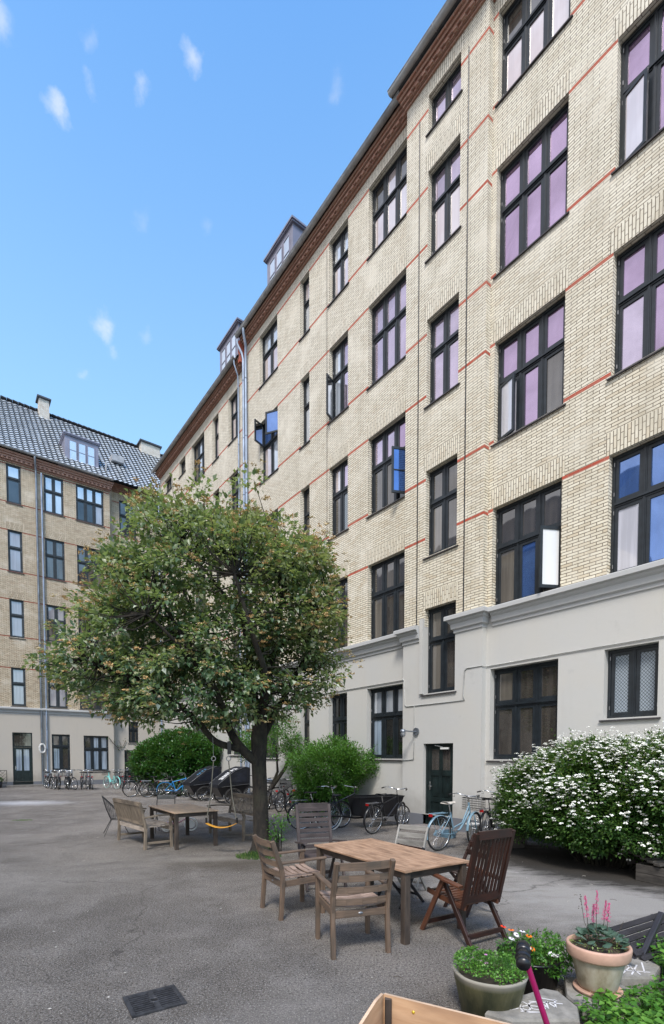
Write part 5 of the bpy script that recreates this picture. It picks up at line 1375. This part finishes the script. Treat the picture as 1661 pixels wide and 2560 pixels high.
# lattice planter far left
t=thing('lattice_planter','dark pot with ivy in front of a black lattice panel at the far left edge','planter',(0,0,0))
pt=Vector(PL)+Vector((.79584633,.60549866,0))*-1.75+Vector((.60549866,-.79584633,0))*.35
t.location=pt; t.rotation_euler=(0,0,LX)
b=MB()
for (p,q) in (((-.5,0,.25),(.5,0,.25)),((-.5,0,1.0),(.5,0,1.0)),((-.5,0,.25),(-.5,0,1.0)),((.5,0,.25),(.5,0,1.0))): b.bar(p,q,.03,.03,up=(0,1,0))
for k in range(-3,6):
    for s in (1,-1):
        x0=-.5+k*.2; pts=[]
        for f_ in (0,.25,.5,.75,1):
            x=x0+f_*.75; x=x if s>0 else -x
            if -.5<=x<=.5: pts.append((x,.012*s,.25+f_*.75))
        if len(pts)>1: b.bar(pts[0],pts[-1],.016,.01,up=(0,1,0))
b.build('lattice',m_black,t)
b=MB(); b.lathe([(.001,0),(.22,0),(.27,.36),(.24,.36),(.2,.3)],(0,.25,0),20); b.build('pot',m_black,t)
b=MB()
for k in range(300): o=rv(); leaf(b,Vector((o.x*.3,.25+o.y*.3,.45+o.z*.18)),rv(),(rv()+Vector((0,0,1))).normalized(),.07,.05,R.uniform(0,.5))
b.build('foliage',m_lfA,t)
# dry climber on the far pilaster
t=thing('climbing_vine','thin bare vine with few leaves strung across the plaster beside the far green door','vine',(0,0,0))
def lloc(tt,y,z): return Vector(PL)+Vector((.79584633,.60549866,0))*tt+Vector((.60549866,-.79584633,0))*y+Vector((0,0,z))
b=MB(); pts=[lloc(4.5,.06,3.05),lloc(4.75,.07,2.7),lloc(5.05,-.2,2.45),lloc(5.3,-.4,2.38),lloc(5.5,-.42,2.5),lloc(5.7,-.42,2.9)]
b.tube(pts,.018,5); b.tube([pts[3],lloc(5.35,-.40,2.7),lloc(5.2,-.38,2.9)],.01,5); b.build('stem',m_twig,t)
b=MB()
for k in range(70):
    p=R.choice(pts)+rv()*.14; leaf(b,p,rv(),rv(),.09,.06,R.uniform(0,.4))
b.build('foliage',m_lfA,t)
# bucket behind the pale blue bicycle
t=thing('bucket','white plastic bucket standing behind the pale blue bicycle','bucket',(3.05,10.75,0))
b=MB(); b.lathe([(.001,0),(.12,0),(.155,.36),(.165,.36),(.165,.39),(.15,.39),(.145,.34),(.115,.02)],(0,0,0),24); b.build('body',m_white,t)
b=MB(); b.torus((0,0,.36),(0,1,.3),.16,.004,16,5,0,PI); b.build('handle',m_steel,t)
t=thing('flat_stone_stack','low stack of flat grey slabs behind the bicycle, left of the white shrub','slabs',(3.85,10.75,0),.2)
for k in range(3):
    b=MB(); b.box(-.28+.03*k,.28-.02*k,-.2,.2,.06*k*1.0+.001,.06*k+.052); b.build('slab',simple('grey_slab',(.22,.21,.21),.8,bp=.3) if 'grey_slab' not in bpy.data.materials else bpy.data.materials['grey_slab'],t)
# wooden trough under the shrub
def trough(label,loc,rz,Lx,Ly,h,nb,mat):
    t=thing('wooden_planter',label,'planter',loc,rz); bh=h/nb
    for k in range(nb):
        z=bh*(k+.5)
        b=MB()
        for (p,q) in (((-Lx/2,-Ly/2,z),(Lx/2,-Ly/2,z)),((-Lx/2,Ly/2,z),(Lx/2,Ly/2,z)),((-Lx/2,-Ly/2+.02,z),(-Lx/2,Ly/2-.02,z)),((Lx/2,-Ly/2+.02,z),(Lx/2,Ly/2-.02,z))): b.bar(p,q,.03,bh-.006)
        b.build('board',mat,t)
    b=MB(); b.box(-Lx/2+.02,Lx/2-.02,-Ly/2+.02,Ly/2-.02,.02,h*.85); b.build('soil',m_twig,t)
    return t
trough('small weathered slotted crate at the left foot of the white shrub',(3.75,10.25,0),-.35,.40,.5,.34,3,w_old)
trough('dark weathered plank planter box at the right edge of the yard',(5.13,7.14,0),ang(.48,-.88),1.0,.8,.25,2,w_old)
t=thing('plank_stack','curved dark boards stacked on the plank planter at the right edge','boards',(5.35,7.45,.26),.15)
b=MB()
for k in range(5):
    y=-.25+k*.13; b.path([(-.75,y,.03+.02*k),(-.2,y+.03,.05+.02*k),(.4,y+.08,.09+.02*k),(.8,y+.1,.08+.02*k)],.11,.03)
b.build('boards',w_old,t)
t=thing('slatted_backrest','dark slatted bench back leaning behind the plank planter under the shrub','bench',(5.35,8.0,0),.10)
b=MB()
for k in range(3): z=.17+k*.12; b.bar((-.62-.05*k,.05*k,z),(1.2,.05*k,z+.08),.03,.11)
for x in (-.3,.8): b.bar((x,.06,0),(x,.16,.55),.05,.04)
b.build('slats',w_old,t)
# black slatted lounge chair at the right
t=thing('lounge_chair','black slatted lounge chair at the right edge behind the terracotta pot','chair',(0,0,0))
w_blk=wood('black_stained_slat',(.014,.013,.016),(.035,.032,.038),.5)
b=MB()
for k in range(8):
    p=Vector((2.50+.015*k,4.40-.062*k,.30-.028*k)); b.bar(p,p+Vector((.86,.51,.0))*.85,.052,.016,up=(.3,-.5,1))
b.build('seat',w_blk,t)
b=MB(); b.path([(2.30,4.36,.36),(2.36,4.15,.36),(2.40,3.98,.32),(2.42,3.88,.27)],.055,.03); b.build('armrest',w_blk,t)
b=MB(); b.bar((2.50,4.08,.02),(2.95,4.42,.44),.045,.05); b.build('leg',w_blk,t)
b=MB(); b.bar((2.45,4.42,.26),(2.62,3.9,.03),.04,.04); b.bar((3.1,4.8,.3),(3.3,4.4,.05),.04,.04);b.bar((2.62,3.9,.04),(3.3,4.4,.05),.04,.04); b.build('rail',w_blk,t)
# terracotta pot
m_terr=simple('terracotta',(.50,.31,.23),.75,var=.2,vs=5,bp=.15)
m,nt,bs=newmat('limed_terracotta');co=coord(nt);f=noi(nt,coord(nt,'Object',(1,1,.5)),7,6,.65)
L(nt,ramp(nt,f,[(.34,(.20,.16,.10)),(.5,(.36,.31,.23)),(.7,(.46,.42,.34))]),bs.inputs['Base Color']);bs.inputs['Roughness'].default_value=.85;bump(nt,bs,f,.3,.004);m_lime=m
PT=(1.98,3.66,.10)
t=thing('terracotta_pot','large limed terracotta pot with smooth orange rim standing on the stone edging','plant pot',PT)
b=MB(); b.lathe([(.001,.03),(.125,.03),(.135,.05),(.185,.27)],(0,0,0),40); b.build('body',m_lime,t)
b=MB(); b.lathe([(.188,.262),(.205,.266),(.214,.28),(.220,.345),(.216,.358),(.20,.36),(.193,.34),(.185,.28)],(0,0,0),40); b.build('rim',m_terr,t)
b=MB(); b.lathe([(.001,.0),(.15,.0),(.168,.022),(.165,.032),(.15,.028),(.001,.02)],(0,0,0),36); b.build('saucer',m_terr,t)
b=MB(); b.lathe([(.001,.33),(.19,.325)],(0,0,0),24); b.build('soil',m_twig,t)
m_heuc=leafmat('heuchera_leaf',[(0,(.03,.06,.04)),(.5,(.07,.13,.09)),(.8,(.13,.20,.15)),(1,(.20,.28,.08))],.4,.2)
t=thing('heuchera_plant','scalloped grey green foliage with pink flower spikes growing in the terracotta pot','plant',(PT[0],PT[1],PT[2]+.33))
b=MB()
def lobed(b,p,d,n,s,col):
    sd=d.cross(n)
    if sd.length<1e-3:return
    sd.normalize();n=sd.cross(d);vs=[p];K=15
    for k in range(K):
        a=-2.5+5.0*k/(K-1); rr=s*(.85+.16*math.cos(k*PI))*(1-.12*abs(a)/2.5)
        vs.append(p+d*(math.cos(a)*rr*.8+s*.35)+sd*math.sin(a)*rr*.8+n*(-.25*s*(a/2.5)**2+.06*s*math.cos(k*PI)))
    b.add(vs,[(0,k,k+1) for k in range(1,K)],0,None,True,col)
for k in range(85):
    a=R.uniform(0,6.28);r=R.uniform(.02,.17);p=Vector((r*math.cos(a),r*math.sin(a),.02+.09*(1-r/.2)+R.uniform(0,.05)))
    d=(Vector((math.cos(a),math.sin(a),R.uniform(-.2,.4)))+rv()*.3).normalized(); lobed(b,p,d,(Vector((0,0,1))+rv()*.4+d*.2).normalized(),R.uniform(.028,.055),R.uniform(0,.85))
for k in range(160):
    a=R.uniform(0,6.28);r=R.uniform(.1,.19);leaf(b,Vector((r*math.cos(a),r*math.sin(a),.01+R.uniform(0,.05))),rv(),Vector((0,0,1)),.018,.014,1)
b.build('foliage',m_heuc,t)
b=MB();m_pink=simple('pink_floret',(.58,.10,.24),.6,var=.25,vs=30)
for (x,y,h,lx) in ((-.055,.03,.38,-.035),(-.03,-.02,.43,.0),(.04,.02,.35,.02),(.06,.0,.33,.012),(-.02,.04,.31,0)):
    top=Vector((x+lx,y,h)); b.tube([(x,y,.02),(x+lx*.4,y,h*.5),top],.0022,5); fw=MB(); P_=[]
    for k in range(64):
        f_=R.uniform(.55,1.0); q=Vector((x,y,.02)).lerp(top,f_)+Vector((R.uniform(-1,1),R.uniform(-1,1),R.uniform(-.5,.5)))*.015*(1.25-f_)*1.5
        fw.sphere(q,R.uniform(.0022,.0045),0,6,4,(1,1,1.5))
    fw.build('flower_spike',m_pink,t)
for (x1,y1,h1) in ((-.13,.02,.38),(.17,-.02,.20)): b.tube([(x1*.3,0,.03),(x1*.8,y1*.5,h1*.5),(x1,y1,h1)],.0018,5)
for k in range(9): q=Vector((-.13,.02,.38-.012*k))+rv()*.012; b.sphere(q,.004,0,6,4)
b.build('flower_stem',m_twig,t)
# stone bowl planter
m,nt,bs=newmat('mossy_concrete');co=coord(nt);f=noi(nt,coord(nt,'Object',(1,1,.3)),8,6,.65);sp=N(nt,'ShaderNodeSeparateXYZ');L(nt,coord(nt),sp.inputs[0])
c=ramp(nt,f,[(.35,(.045,.050,.022)),(.6,(.13,.12,.055)),(.75,(.22,.20,.15))]);mr=N(nt,'ShaderNodeMapRange');L(nt,sp.outputs[2],mr.inputs[0]);mr.inputs[1].default_value=.26;mr.inputs[2].default_value=.31
c=mixc(nt,mr.outputs[0],c,(.27,.25,.21));L(nt,c,bs.inputs['Base Color']);bs.inputs['Roughness'].default_value=.9;bump(nt,bs,f,.6,.01);m_moss=m
BP=(1.13,3.52,0)
t=thing('stone_planter','round mossy concrete planter tub left of the flower pots','planter',BP)
b=MB(); b.lathe([(.001,0),(.19,0),(.255,.30),(.262,.315),(.25,.325),(.225,.31),(.21,.24)],(0,0,0),44,0,.03); b.build('body',m_moss,t)
b=MB(); b.lathe([(.001,.27),(.23,.26)],(0,0,0),24); b.build('soil',m_twig,t)
t=thing('rockery_plant','fresh green cushion plant with a few pink daisies filling the mossy tub','plant',(BP[0],BP[1],.27))
b=MB()
for k in range(2600):
    a=R.uniform(0,6.28);r=math.sqrt(R.random())*.255;edge=r>.15 or math.sin(a)>.3
    z=.02+.075*(1-(r/.27)**2)+(.03 if r>.16 else 0)+R.uniform(-.01,.03)+(.03 if math.cos(a)<-.2 and r>.12 else 0)
    p=Vector((r*math.cos(a),r*math.sin(a),z))
    if edge: leaf(b,p,(rv()+Vector((0,0,.5))).normalized(),(Vector((0,0,1))+rv()*.6).normalized(),R.uniform(.014,.026),.016,R.uniform(.35,1))
    else: leaf(b,p,(Vector((0,0,1))+rv()*.7).normalized(),rv(),R.uniform(.03,.05),.005,R.uniform(0,.6))
b.build('foliage',m_lfD,t)
def daisy(b,p,r,mi,cm,n=12,nrm=None):
    nrm=nrm or (Vector((0,-.3,1))+rv()*.3).normalized(); e=nrm.orthogonal().normalized(); f_=nrm.cross(e)
    for k in range(n):
        a=2*PI*k/n; d=e*math.cos(a)+f_*math.sin(a); s=nrm.cross(d)
        b.add([p,p+d*r*.5+s*r*.17,p+d*r-nrm*r*.1,p+d*r*.5-s*r*.17],[(0,1,2,3)],mi)
    b.sphere(p+nrm*.002,r*.22,cm,8,5)
m_orange=simple('orange_petal',(.85,.20,.01),.5,var=.15);m_redp=simple('red_petal',(.75,.05,.01),.5,var=.15);m_lil=simple('lilac_petal',(.65,.25,.55),.5);m_wp=simple('white_petal',(.80,.78,.80),.5,var=.05);m_ctr=simple('dark_flower_centre',(.05,.02,.06),.7);m_yel=simple('yellow_centre',(.7,.5,.03),.6)
b=MB()
for (x,y,z) in ((-.07,-.02,.125),(-.02,.03,.15),(-.04,-.05,.12),(-.12,.03,.13)): daisy(b,Vector((x,y,z)),.014,0,1,10); b.tube([(x,y,.04),(x,y,z-.003)],.0015,4,1)
b.build('blossom',[m_lil,m_ctr],t)
OP=(1.60,3.98,0)
t=thing('plastic_pot','low black plastic pot behind the mossy tub','plant pot',OP)
b=MB(); b.lathe([(.001,0),(.20,0),(.245,.24),(.255,.24),(.255,.255),(.235,.255),(.225,.22)],(0,0,0),32); b.build('body',m_black,t)
b=MB(); b.lathe([(.001,.21),(.225,.21)],(0,0,0),24); b.build('soil',m_twig,t)
t=thing('african_daisy_plant','leafy daisy plant with orange, red and white blooms in the black pot','plant',(OP[0],OP[1],.2))
b=MB()
for k in range(2300):
    o=rv();r=R.random()**.4; p=Vector((o.x*.33*r+.06,o.y*.27*r-.02,.06+max(-.12,o.z*.17*r)))
    leaf(b,p,(rv()+Vector((0,0,.4))).normalized(),(Vector((0,0,1))+rv()*.6).normalized(),R.uniform(.03,.055),R.uniform(.012,.02),R.uniform(0,.75)+.1*(p.z>.1))
b.build('foliage',m_lfD,t)
b=MB()
fl_=[(-.21,.02,.27,1),(-.155,.0,.25,0),(-.12,-.03,.22,2),(-.17,-.06,.20,2),(-.055,.02,.23,2),(-.02,-.03,.21,0),(-.03,-.12,.14,0),(-.08,-.16,.16,2),(-.02,-.20,.02,0),(.10,-.17,.12,2),(.11,-.20,.03,3),(.14,-.18,.11,2)]
for (x,y,z,c_) in fl_: daisy(b,Vector((x,y,z)),.028 if c_<3 else .012,c_,4 if c_<3 else 3,14); b.tube([(x*.8,y*.8,z-.12),(x,y,z-.003)],.0018,4,5)
b.build('blossom',[m_orange,m_redp,m_wp,m_yel,m_ctr,m_lfD],t)
# edging stones with chalk scribbles
m_stone=simple('edging_stone',(.24,.225,.20),.85,var=.3,vs=12,bp=.6)
m_chalk=simple('chalk',(.62,.60,.60),.95,var=.1)
def stone(label,poly,z1,z0=0,chalk=None):
    c=Vector((sum(p[0] for p in poly)/len(poly),sum(p[1] for p in poly)/len(poly),0))
    t=thing('edging_stone',label,'stone',c); b=MB(); n=len(poly); P=[Vector((p[0]-c.x,p[1]-c.y,0)) for p in poly]
    vs=[p+Vector((0,0,z0)) for p in P]+[p+Vector((0,0,z1-.018)) for p in P]+[p*.965+Vector((0,0,z1)) for p in P]
    fs=[(i,(i+1)%n,n+(i+1)%n,n+i) for i in range(n)]+[(n+i,n+(i+1)%n,2*n+(i+1)%n,2*n+i) for i in range(n)]+[tuple(range(2*n,3*n))]
    b.add(vs,fs,0); b.build('slab',m_stone,t)
    if chalk:
        b=MB()
        for st in chalk:
            pts=[Vector((p[0]-c.x,p[1]-c.y,z1+.002)) for p in st]
            for i in range(len(pts)-1):
                a,d=pts[i],pts[i+1]; s=(d-a).cross(Vector((0,0,1))).normalized()*.006
                b.quad(a-s,d-s,d+s,a+s,0)
        b.build('chalk_drawing',m_chalk,t)
def circ(cx,cy,r,n=14,ry=None): return [(cx+r*math.cos(2*PI*k/n)+R.uniform(-.006,.006),cy+(ry or r)*math.sin(2*PI*k/n)+R.uniform(-.006,.006)) for k in range(n+1)]
stone('large flat edging stone with looping white chalk scribbles below the flower pots',[(1.03,3.30),(1.18,3.20),(1.62,3.20),(1.69,3.36),(1.66,3.60),(1.57,3.64),(1.24,3.46)],.13,0,
      [circ(1.36,3.33,.075,18,.05),circ(1.41,3.37,.06,16,.05),circ(1.33,3.37,.03,10,.06),[(1.27,3.30),(1.40,3.29),(1.44,3.33)],[(1.42,3.42),(1.47,3.33),(1.50,3.44),(1.53,3.35),(1.57,3.46)],[(1.38,3.44),(1.60,3.40)],[(1.45,3.5),(1.58,3.44)],[(1.2,3.32),(1.27,3.34)]])
stone('wedge shaped edging stone directly under the terracotta pot',[(1.72,3.60),(1.74,3.40),(2.05,3.38),(2.30,3.62),(2.15,3.90),(1.84,3.90)],.10)
stone('pinkish chalked edging stone right of the terracotta pot among leaves',[(2.20,3.78),(2.48,3.78),(2.66,3.98),(2.62,4.18),(2.46,4.20)],.15,0,[[(2.27,3.84),(2.42,3.98)],[(2.33,3.82),(2.48,4.0)],[(2.4,3.82),(2.40,4.0)],[(2.45,3.85),(2.55,4.05)],[(2.3,3.9),(2.5,3.86)]])
stone('thin curved edging stone at the bottom edge below the scribbled one',[(1.20,2.95),(1.55,2.92),(1.72,3.02),(1.70,3.17),(1.45,3.16),(1.22,3.16)],.10)
# strawberry bed
b=MB();fw=MB()
def bedz(x,y): return .06+.10*max(0,min(1,(x-1.7)))
def inbed(x,y):
    if x>2.66: return y<4.45+.15*noise.noise(Vector((x*4,0,0)))
    return y<3.44+(x-1.72)*.36+.06*noise.noise(Vector((x*5,y*5,0)))
for k in range(2300):
    x=R.uniform(1.70,3.9);y=R.uniform(2.9,4.6)
    if not inbed(x,y): continue
    h=R.uniform(.05,.20)+.12*max(0,min(1,x-2.3))+.04*noise.noise(Vector((x*3,y*3,0)))
    p=Vector((x,y,h)); a0=R.uniform(0,6.28); s=R.uniform(.035,.065); tone=R.uniform(.25,1)
    b.tube([(x+R.uniform(-.03,.03),y+R.uniform(-.03,.03),.0),p],.0018,3,0,False,col=.6)
    for q in range(3):
        a=a0+q*2.09; d=Vector((math.cos(a),math.sin(a),-.15)); d.normalize()
        nn=(Vector((0,0,1))+rv()*.25).normalized()
        leaf(b,p,d,nn,s*1.15,s*.85,max(0,min(1,tone+R.uniform(-.12,.12))),.16)
    if R.random()<.022:
        daisy(fw,p+Vector((0,0,.03)),.012,0,1,5,Vector((0,0,1)))
for k in range(2500):
    x=R.uniform(1.7,3.9);y=R.uniform(2.9,4.5)
    if not inbed(x,y): continue
    leaf(b,Vector((x,y,R.uniform(.0,.07))),rv(),Vector((0,0,1)),.035,.022,R.uniform(0,.4))
t=tag(b.build('strawberry_bed',m_lfD),'three leaved strawberry ground cover filling the bottom right corner','ground cover',kind='stuff')
fw.build('blossom',[m_wp,m_yel],t)
s_=MB(); s_.add([(1.76,2.6,.02),(3.9,2.6,.02),(3.9,4.5,.02),(2.72,4.4,.02),(2.6,3.74,.02),(1.76,3.4,.02)],[(0,1,2,3,4,5)],0); s_.build('soil',m_twig,kind='structure')
# kick scooter handle
t=thing('kick_scooter','magenta kick scooter with black foam grips parked by the mossy tub','scooter',(1.22,2.60,0))
b=MB(); b.tube([(.02,-.05,.10),(-.205,.0,.80)],.0155,14); b.build('steering_column',simple('magenta_paint',(.28,.010,.085),.3,var=.15),t)
b=MB(); c0=Vector((-.21,0,.80));ax=Vector((.35,.93,.05)).normalized()
b.tube([c0-ax*.04,c0+ax*.04],.030,14); 
b.build('clamp',m_black,t)
b=MB()
for s in (-1,1):
    q=[(.026,.03),(.040,.036),(.040,.046),(.030,.050),(.030,.058),(.037,.064),(.036,.112),(.032,.122),(.001,.124)]
    b.tube([c0+ax*s*z for r,z in q],[r for r,z in q],14)
b.build('grip',m_black,t)
b=MB(); b.bar((.02,-.05,.09),(.25,-.45,.09),.11,.03); b.build('deck',m_black,t)
b=MB(); b.torus((.02,-.03,.05),(.87,.5,0),.035,.015,18,8); b.torus((.27,-.5,.05),(.87,.5,0),.035,.015,18,8); b.build('wheel',m_white,t)
# plywood box of a cargo bicycle, cut by the bottom edge
t=thing('plywood_cargo_box','open plywood cargo box with an oval hand hole at the bottom edge','cargo box',(.245,2.27,0))
Zt=.755
def pan_(p,q,hole=False,name='panel',th=.014,curve=False):
    p=Vector(p);q=Vector(q);d=(q-p);Ln=d.length;d.normalize();n=Vector((-d.y,d.x,0))*th
    b=MB(); K=12
    prof=[]
    for k in range(K+1):
        f_=k/K; z=Zt
        if curve: z=Zt-.20*max(0,f_-.12)**1.6/.88**1.6
        prof.append((f_*Ln,z))
    zb=.30
    if not hole:
        for k in range(K):
            (u0,z0),(u1,z1)=prof[k],prof[k+1]; A=p+d*u0;B_=p+d*u1
            b.quad(A+Vector((0,0,zb)),B_+Vector((0,0,zb)),B_+Vector((0,0,z1)),A+Vector((0,0,z0)),0,uv=[(u0,zb),(u1,zb),(u1,z1),(u0,z0)])
            b.quad(A-n+Vector((0,0,zb)),B_-n+Vector((0,0,zb)),B_-n+Vector((0,0,z1)),A-n+Vector((0,0,z0)),0,uv=[(u0,zb),(u1,zb),(u1,z1),(u0,z0)])
            b.quad(A+Vector((0,0,z0)),B_+Vector((0,0,z1)),B_-n+Vector((0,0,z1)),A-n+Vector((0,0,z0)),1)
    else:
        hc,hz,hr,hh=Ln*.40,Zt-.125,.065,.020   # stadium hole
        ring=[];M_=28
        for k in range(M_):
            a=2*PI*k/M_; cx_=hr if math.cos(a)>0 else -hr
            ring.append((hc+cx_*.8+hh*math.cos(a),hz-.28*(cx_*.8+hh*math.cos(a))+hh*math.sin(a)))
        # outer boundary points matched by angle
        outer=[]
        for (u,z) in ring:
            a=math.atan2(z-hz,u-hc); best=None
            du,dz=math.cos(a),math.sin(a); ts=[]
            if du>1e-6: ts.append((Ln-hc)/du)
            if du<-1e-6: ts.append((0-hc)/du)
            if dz<-1e-6: ts.append((zb-hz)/dz)
            tt=min(ts) if ts else 9
            if dz>1e-6:
                for i in range(200):
                    x_=i*.004; uu=hc+du*x_; zz=hz+dz*x_
                    f_=max(0,min(1,uu/Ln)); zc=Zt-.20*max(0,f_-.12)**1.6/.88**1.6
                    if zz>=zc: tt=min(tt,x_);break
            outer.append((hc+du*tt,hz+dz*tt))
        def V3(u,z,o): return p+d*u+Vector((0,0,z))-n*o
        for k in range(M_):
            j=(k+1)%M_
            for o in (0,1): b.quad(V3(*ring[k],o),V3(*ring[j],o),V3(*outer[j],o),V3(*outer[k],o),0,uv=[ring[k],ring[j],outer[j],outer[k]])
            b.quad(V3(*ring[k],0),V3(*ring[j],0),V3(*ring[j],1),V3(*ring[k],1),1)
            b.quad(V3(*outer[k],0),V3(*outer[j],0),V3(*outer[j],1),V3(*outer[k],1),1)
    return b.build(name,[w_ply,w_tbl2],t)
pan_((0,0,0),(.95,-.52,0)); pan_((0,0,0),(-.36,-.62,0),True,curve=True); pan_((-.36,-.62,0),(.59,-1.14,0)); pan_((.95,-.52,0),(.59,-1.14,0))
b=MB(); b.bar((.012,-.028,.30),(.012,-.028,Zt-.012),.03,.03,up=(1,0,0)); b.build('corner_batten',w_leg,t)
b=MB(); b.add([(0,0,.3),(.95,-.52,.3),(.59,-1.14,.3),(-.36,-.62,.3)],[(0,1,2,3)],0); b.build('floor',w_ply,t)
b=MB(); b.sphere((.12,-.078,Zt-.05),.009,0,10,6); b.build('bolt',simple('brass',(.7,.5,.05),.35,.6),t)
# ------------------------------------------------------------------ sky, sun, camera
W=bpy.data.worlds.new('World'); sc.world=W; W.use_nodes=True; nt=W.node_tree
for n_ in list(nt.nodes): nt.nodes.remove(n_)
out=N(nt,'ShaderNodeOutputWorld');bg=N(nt,'ShaderNodeBackground');sky=N(nt,'ShaderNodeTexSky');sky.sky_type='NISHITA';sky.sun_disc=False
sd=Vector((-.15,-.85,0)).normalized(); EL=math.radians(52)
sky.sun_elevation=EL; sky.sun_rotation=math.atan2(sd.x,sd.y); sky.air_density=1.15;sky.dust_density=.6;sky.ozone_density=1.6
tc=N(nt,'ShaderNodeTexCoord'); D_=tc.outputs['Generated']
c=sky.outputs[0]
# saturate slightly and lift
hs=N(nt,'ShaderNodeHueSaturation');hs.inputs['Saturation'].default_value=SKY_SAT;hs.inputs['Value'].default_value=SKY_VAL;L(nt,c,hs.inputs['Color']);c=hs.outputs[0]
sp=N(nt,'ShaderNodeSeparateXYZ');L(nt,D_,sp.inputs[0])
hz_=ramp(nt,sp.outputs[2],[(.15,.75),(.92,0)])
c=mixc(nt,hz_,c,HAZE)
# unseen bright cloud bank left and behind the camera, added for reflections and neutral light
dt=N(nt,'ShaderNodeVectorMath',operation='DOT_PRODUCT');L(nt,D_,dt.inputs[0]);dt.inputs[1].default_value=(-.85,-.50,.15)
nz=noi(nt,coord(nt,'Generated',(1.2,1.2,2.2)),2.2,6,.6,.3)
ad=N(nt,'ShaderNodeMath',operation='MULTIPLY_ADD');L(nt,nz,ad.inputs[0]);ad.inputs[1].default_value=.45;L(nt,dt.outputs['Value'],ad.inputs[2])
c=mixc(nt,ramp(nt,ad.outputs[0],[(.50,0),(.98,.85)]),c,ADDED_CLOUD)
# small puffs
wn=N(nt,'ShaderNodeTexNoise');wn.inputs['Scale'].default_value=16;wn.inputs['Detail'].default_value=6;wn.inputs['Roughness'].default_value=.6;L(nt,D_,wn.inputs['Vector'])
wd=N(nt,'ShaderNodeVectorMath',operation='MULTIPLY_ADD');L(nt,wn.outputs['Color'],wd.inputs[0]);wd.inputs[1].default_value=(.06,.06,.06);L(nt,D_,wd.inputs[2])
for (px,py,rr,am) in CLOUDS:
    a=(px-772.)/1161.; bb_=-(py-1802.7)/1161.; cc,ss=math.cos(TH),math.sin(TH)
    v=Vector((a,cc+bb_*ss,bb_*cc-ss)).normalized()
    ds=N(nt,'ShaderNodeVectorMath',operation='DISTANCE');L(nt,wd.outputs[0],ds.inputs[0]);ds.inputs[1].default_value=v+Vector((.03,.03,.03))
    c=mixc(nt,ramp(nt,ds.outputs['Value'],[(rr*.12,am),(rr*.95,0)]),c,CLOUDW)
L(nt,c,bg.inputs['Color']);bg.inputs['Strength'].default_value=SKY_STR;L(nt,bg.outputs[0],out.inputs[0])
ld=bpy.data.lights.new('sun','SUN');ld.energy=SUN_E;ld.angle=math.radians(SUN_A);ld.color=(1,.95,.88)
lo=bpy.data.objects.new('sun',ld);C.objects.link(lo)
v=Vector((sd.x*math.cos(EL),sd.y*math.cos(EL),math.sin(EL))); lo.rotation_euler=v.to_track_quat('Z','Y').to_euler()
cam=bpy.data.cameras.new('camera');co_=bpy.data.objects.new('camera',cam);C.objects.link(co_);sc.camera=co_
co_.location=(0,0,1.85);co_.rotation_euler=(PI/2-TH,0,0)
cam.sensor_fit='VERTICAL';cam.sensor_height=36;cam.lens=1161/2380*36;cam.shift_y=(1802.7-1190)/2380;cam.clip_start=.05;cam.clip_end=3000
sc.view_settings.view_transform='Standard';sc.view_settings.look='None';sc.view_settings.exposure=0;sc.view_settings.gamma=1
sc.render.resolution_x=664;sc.render.resolution_y=1024
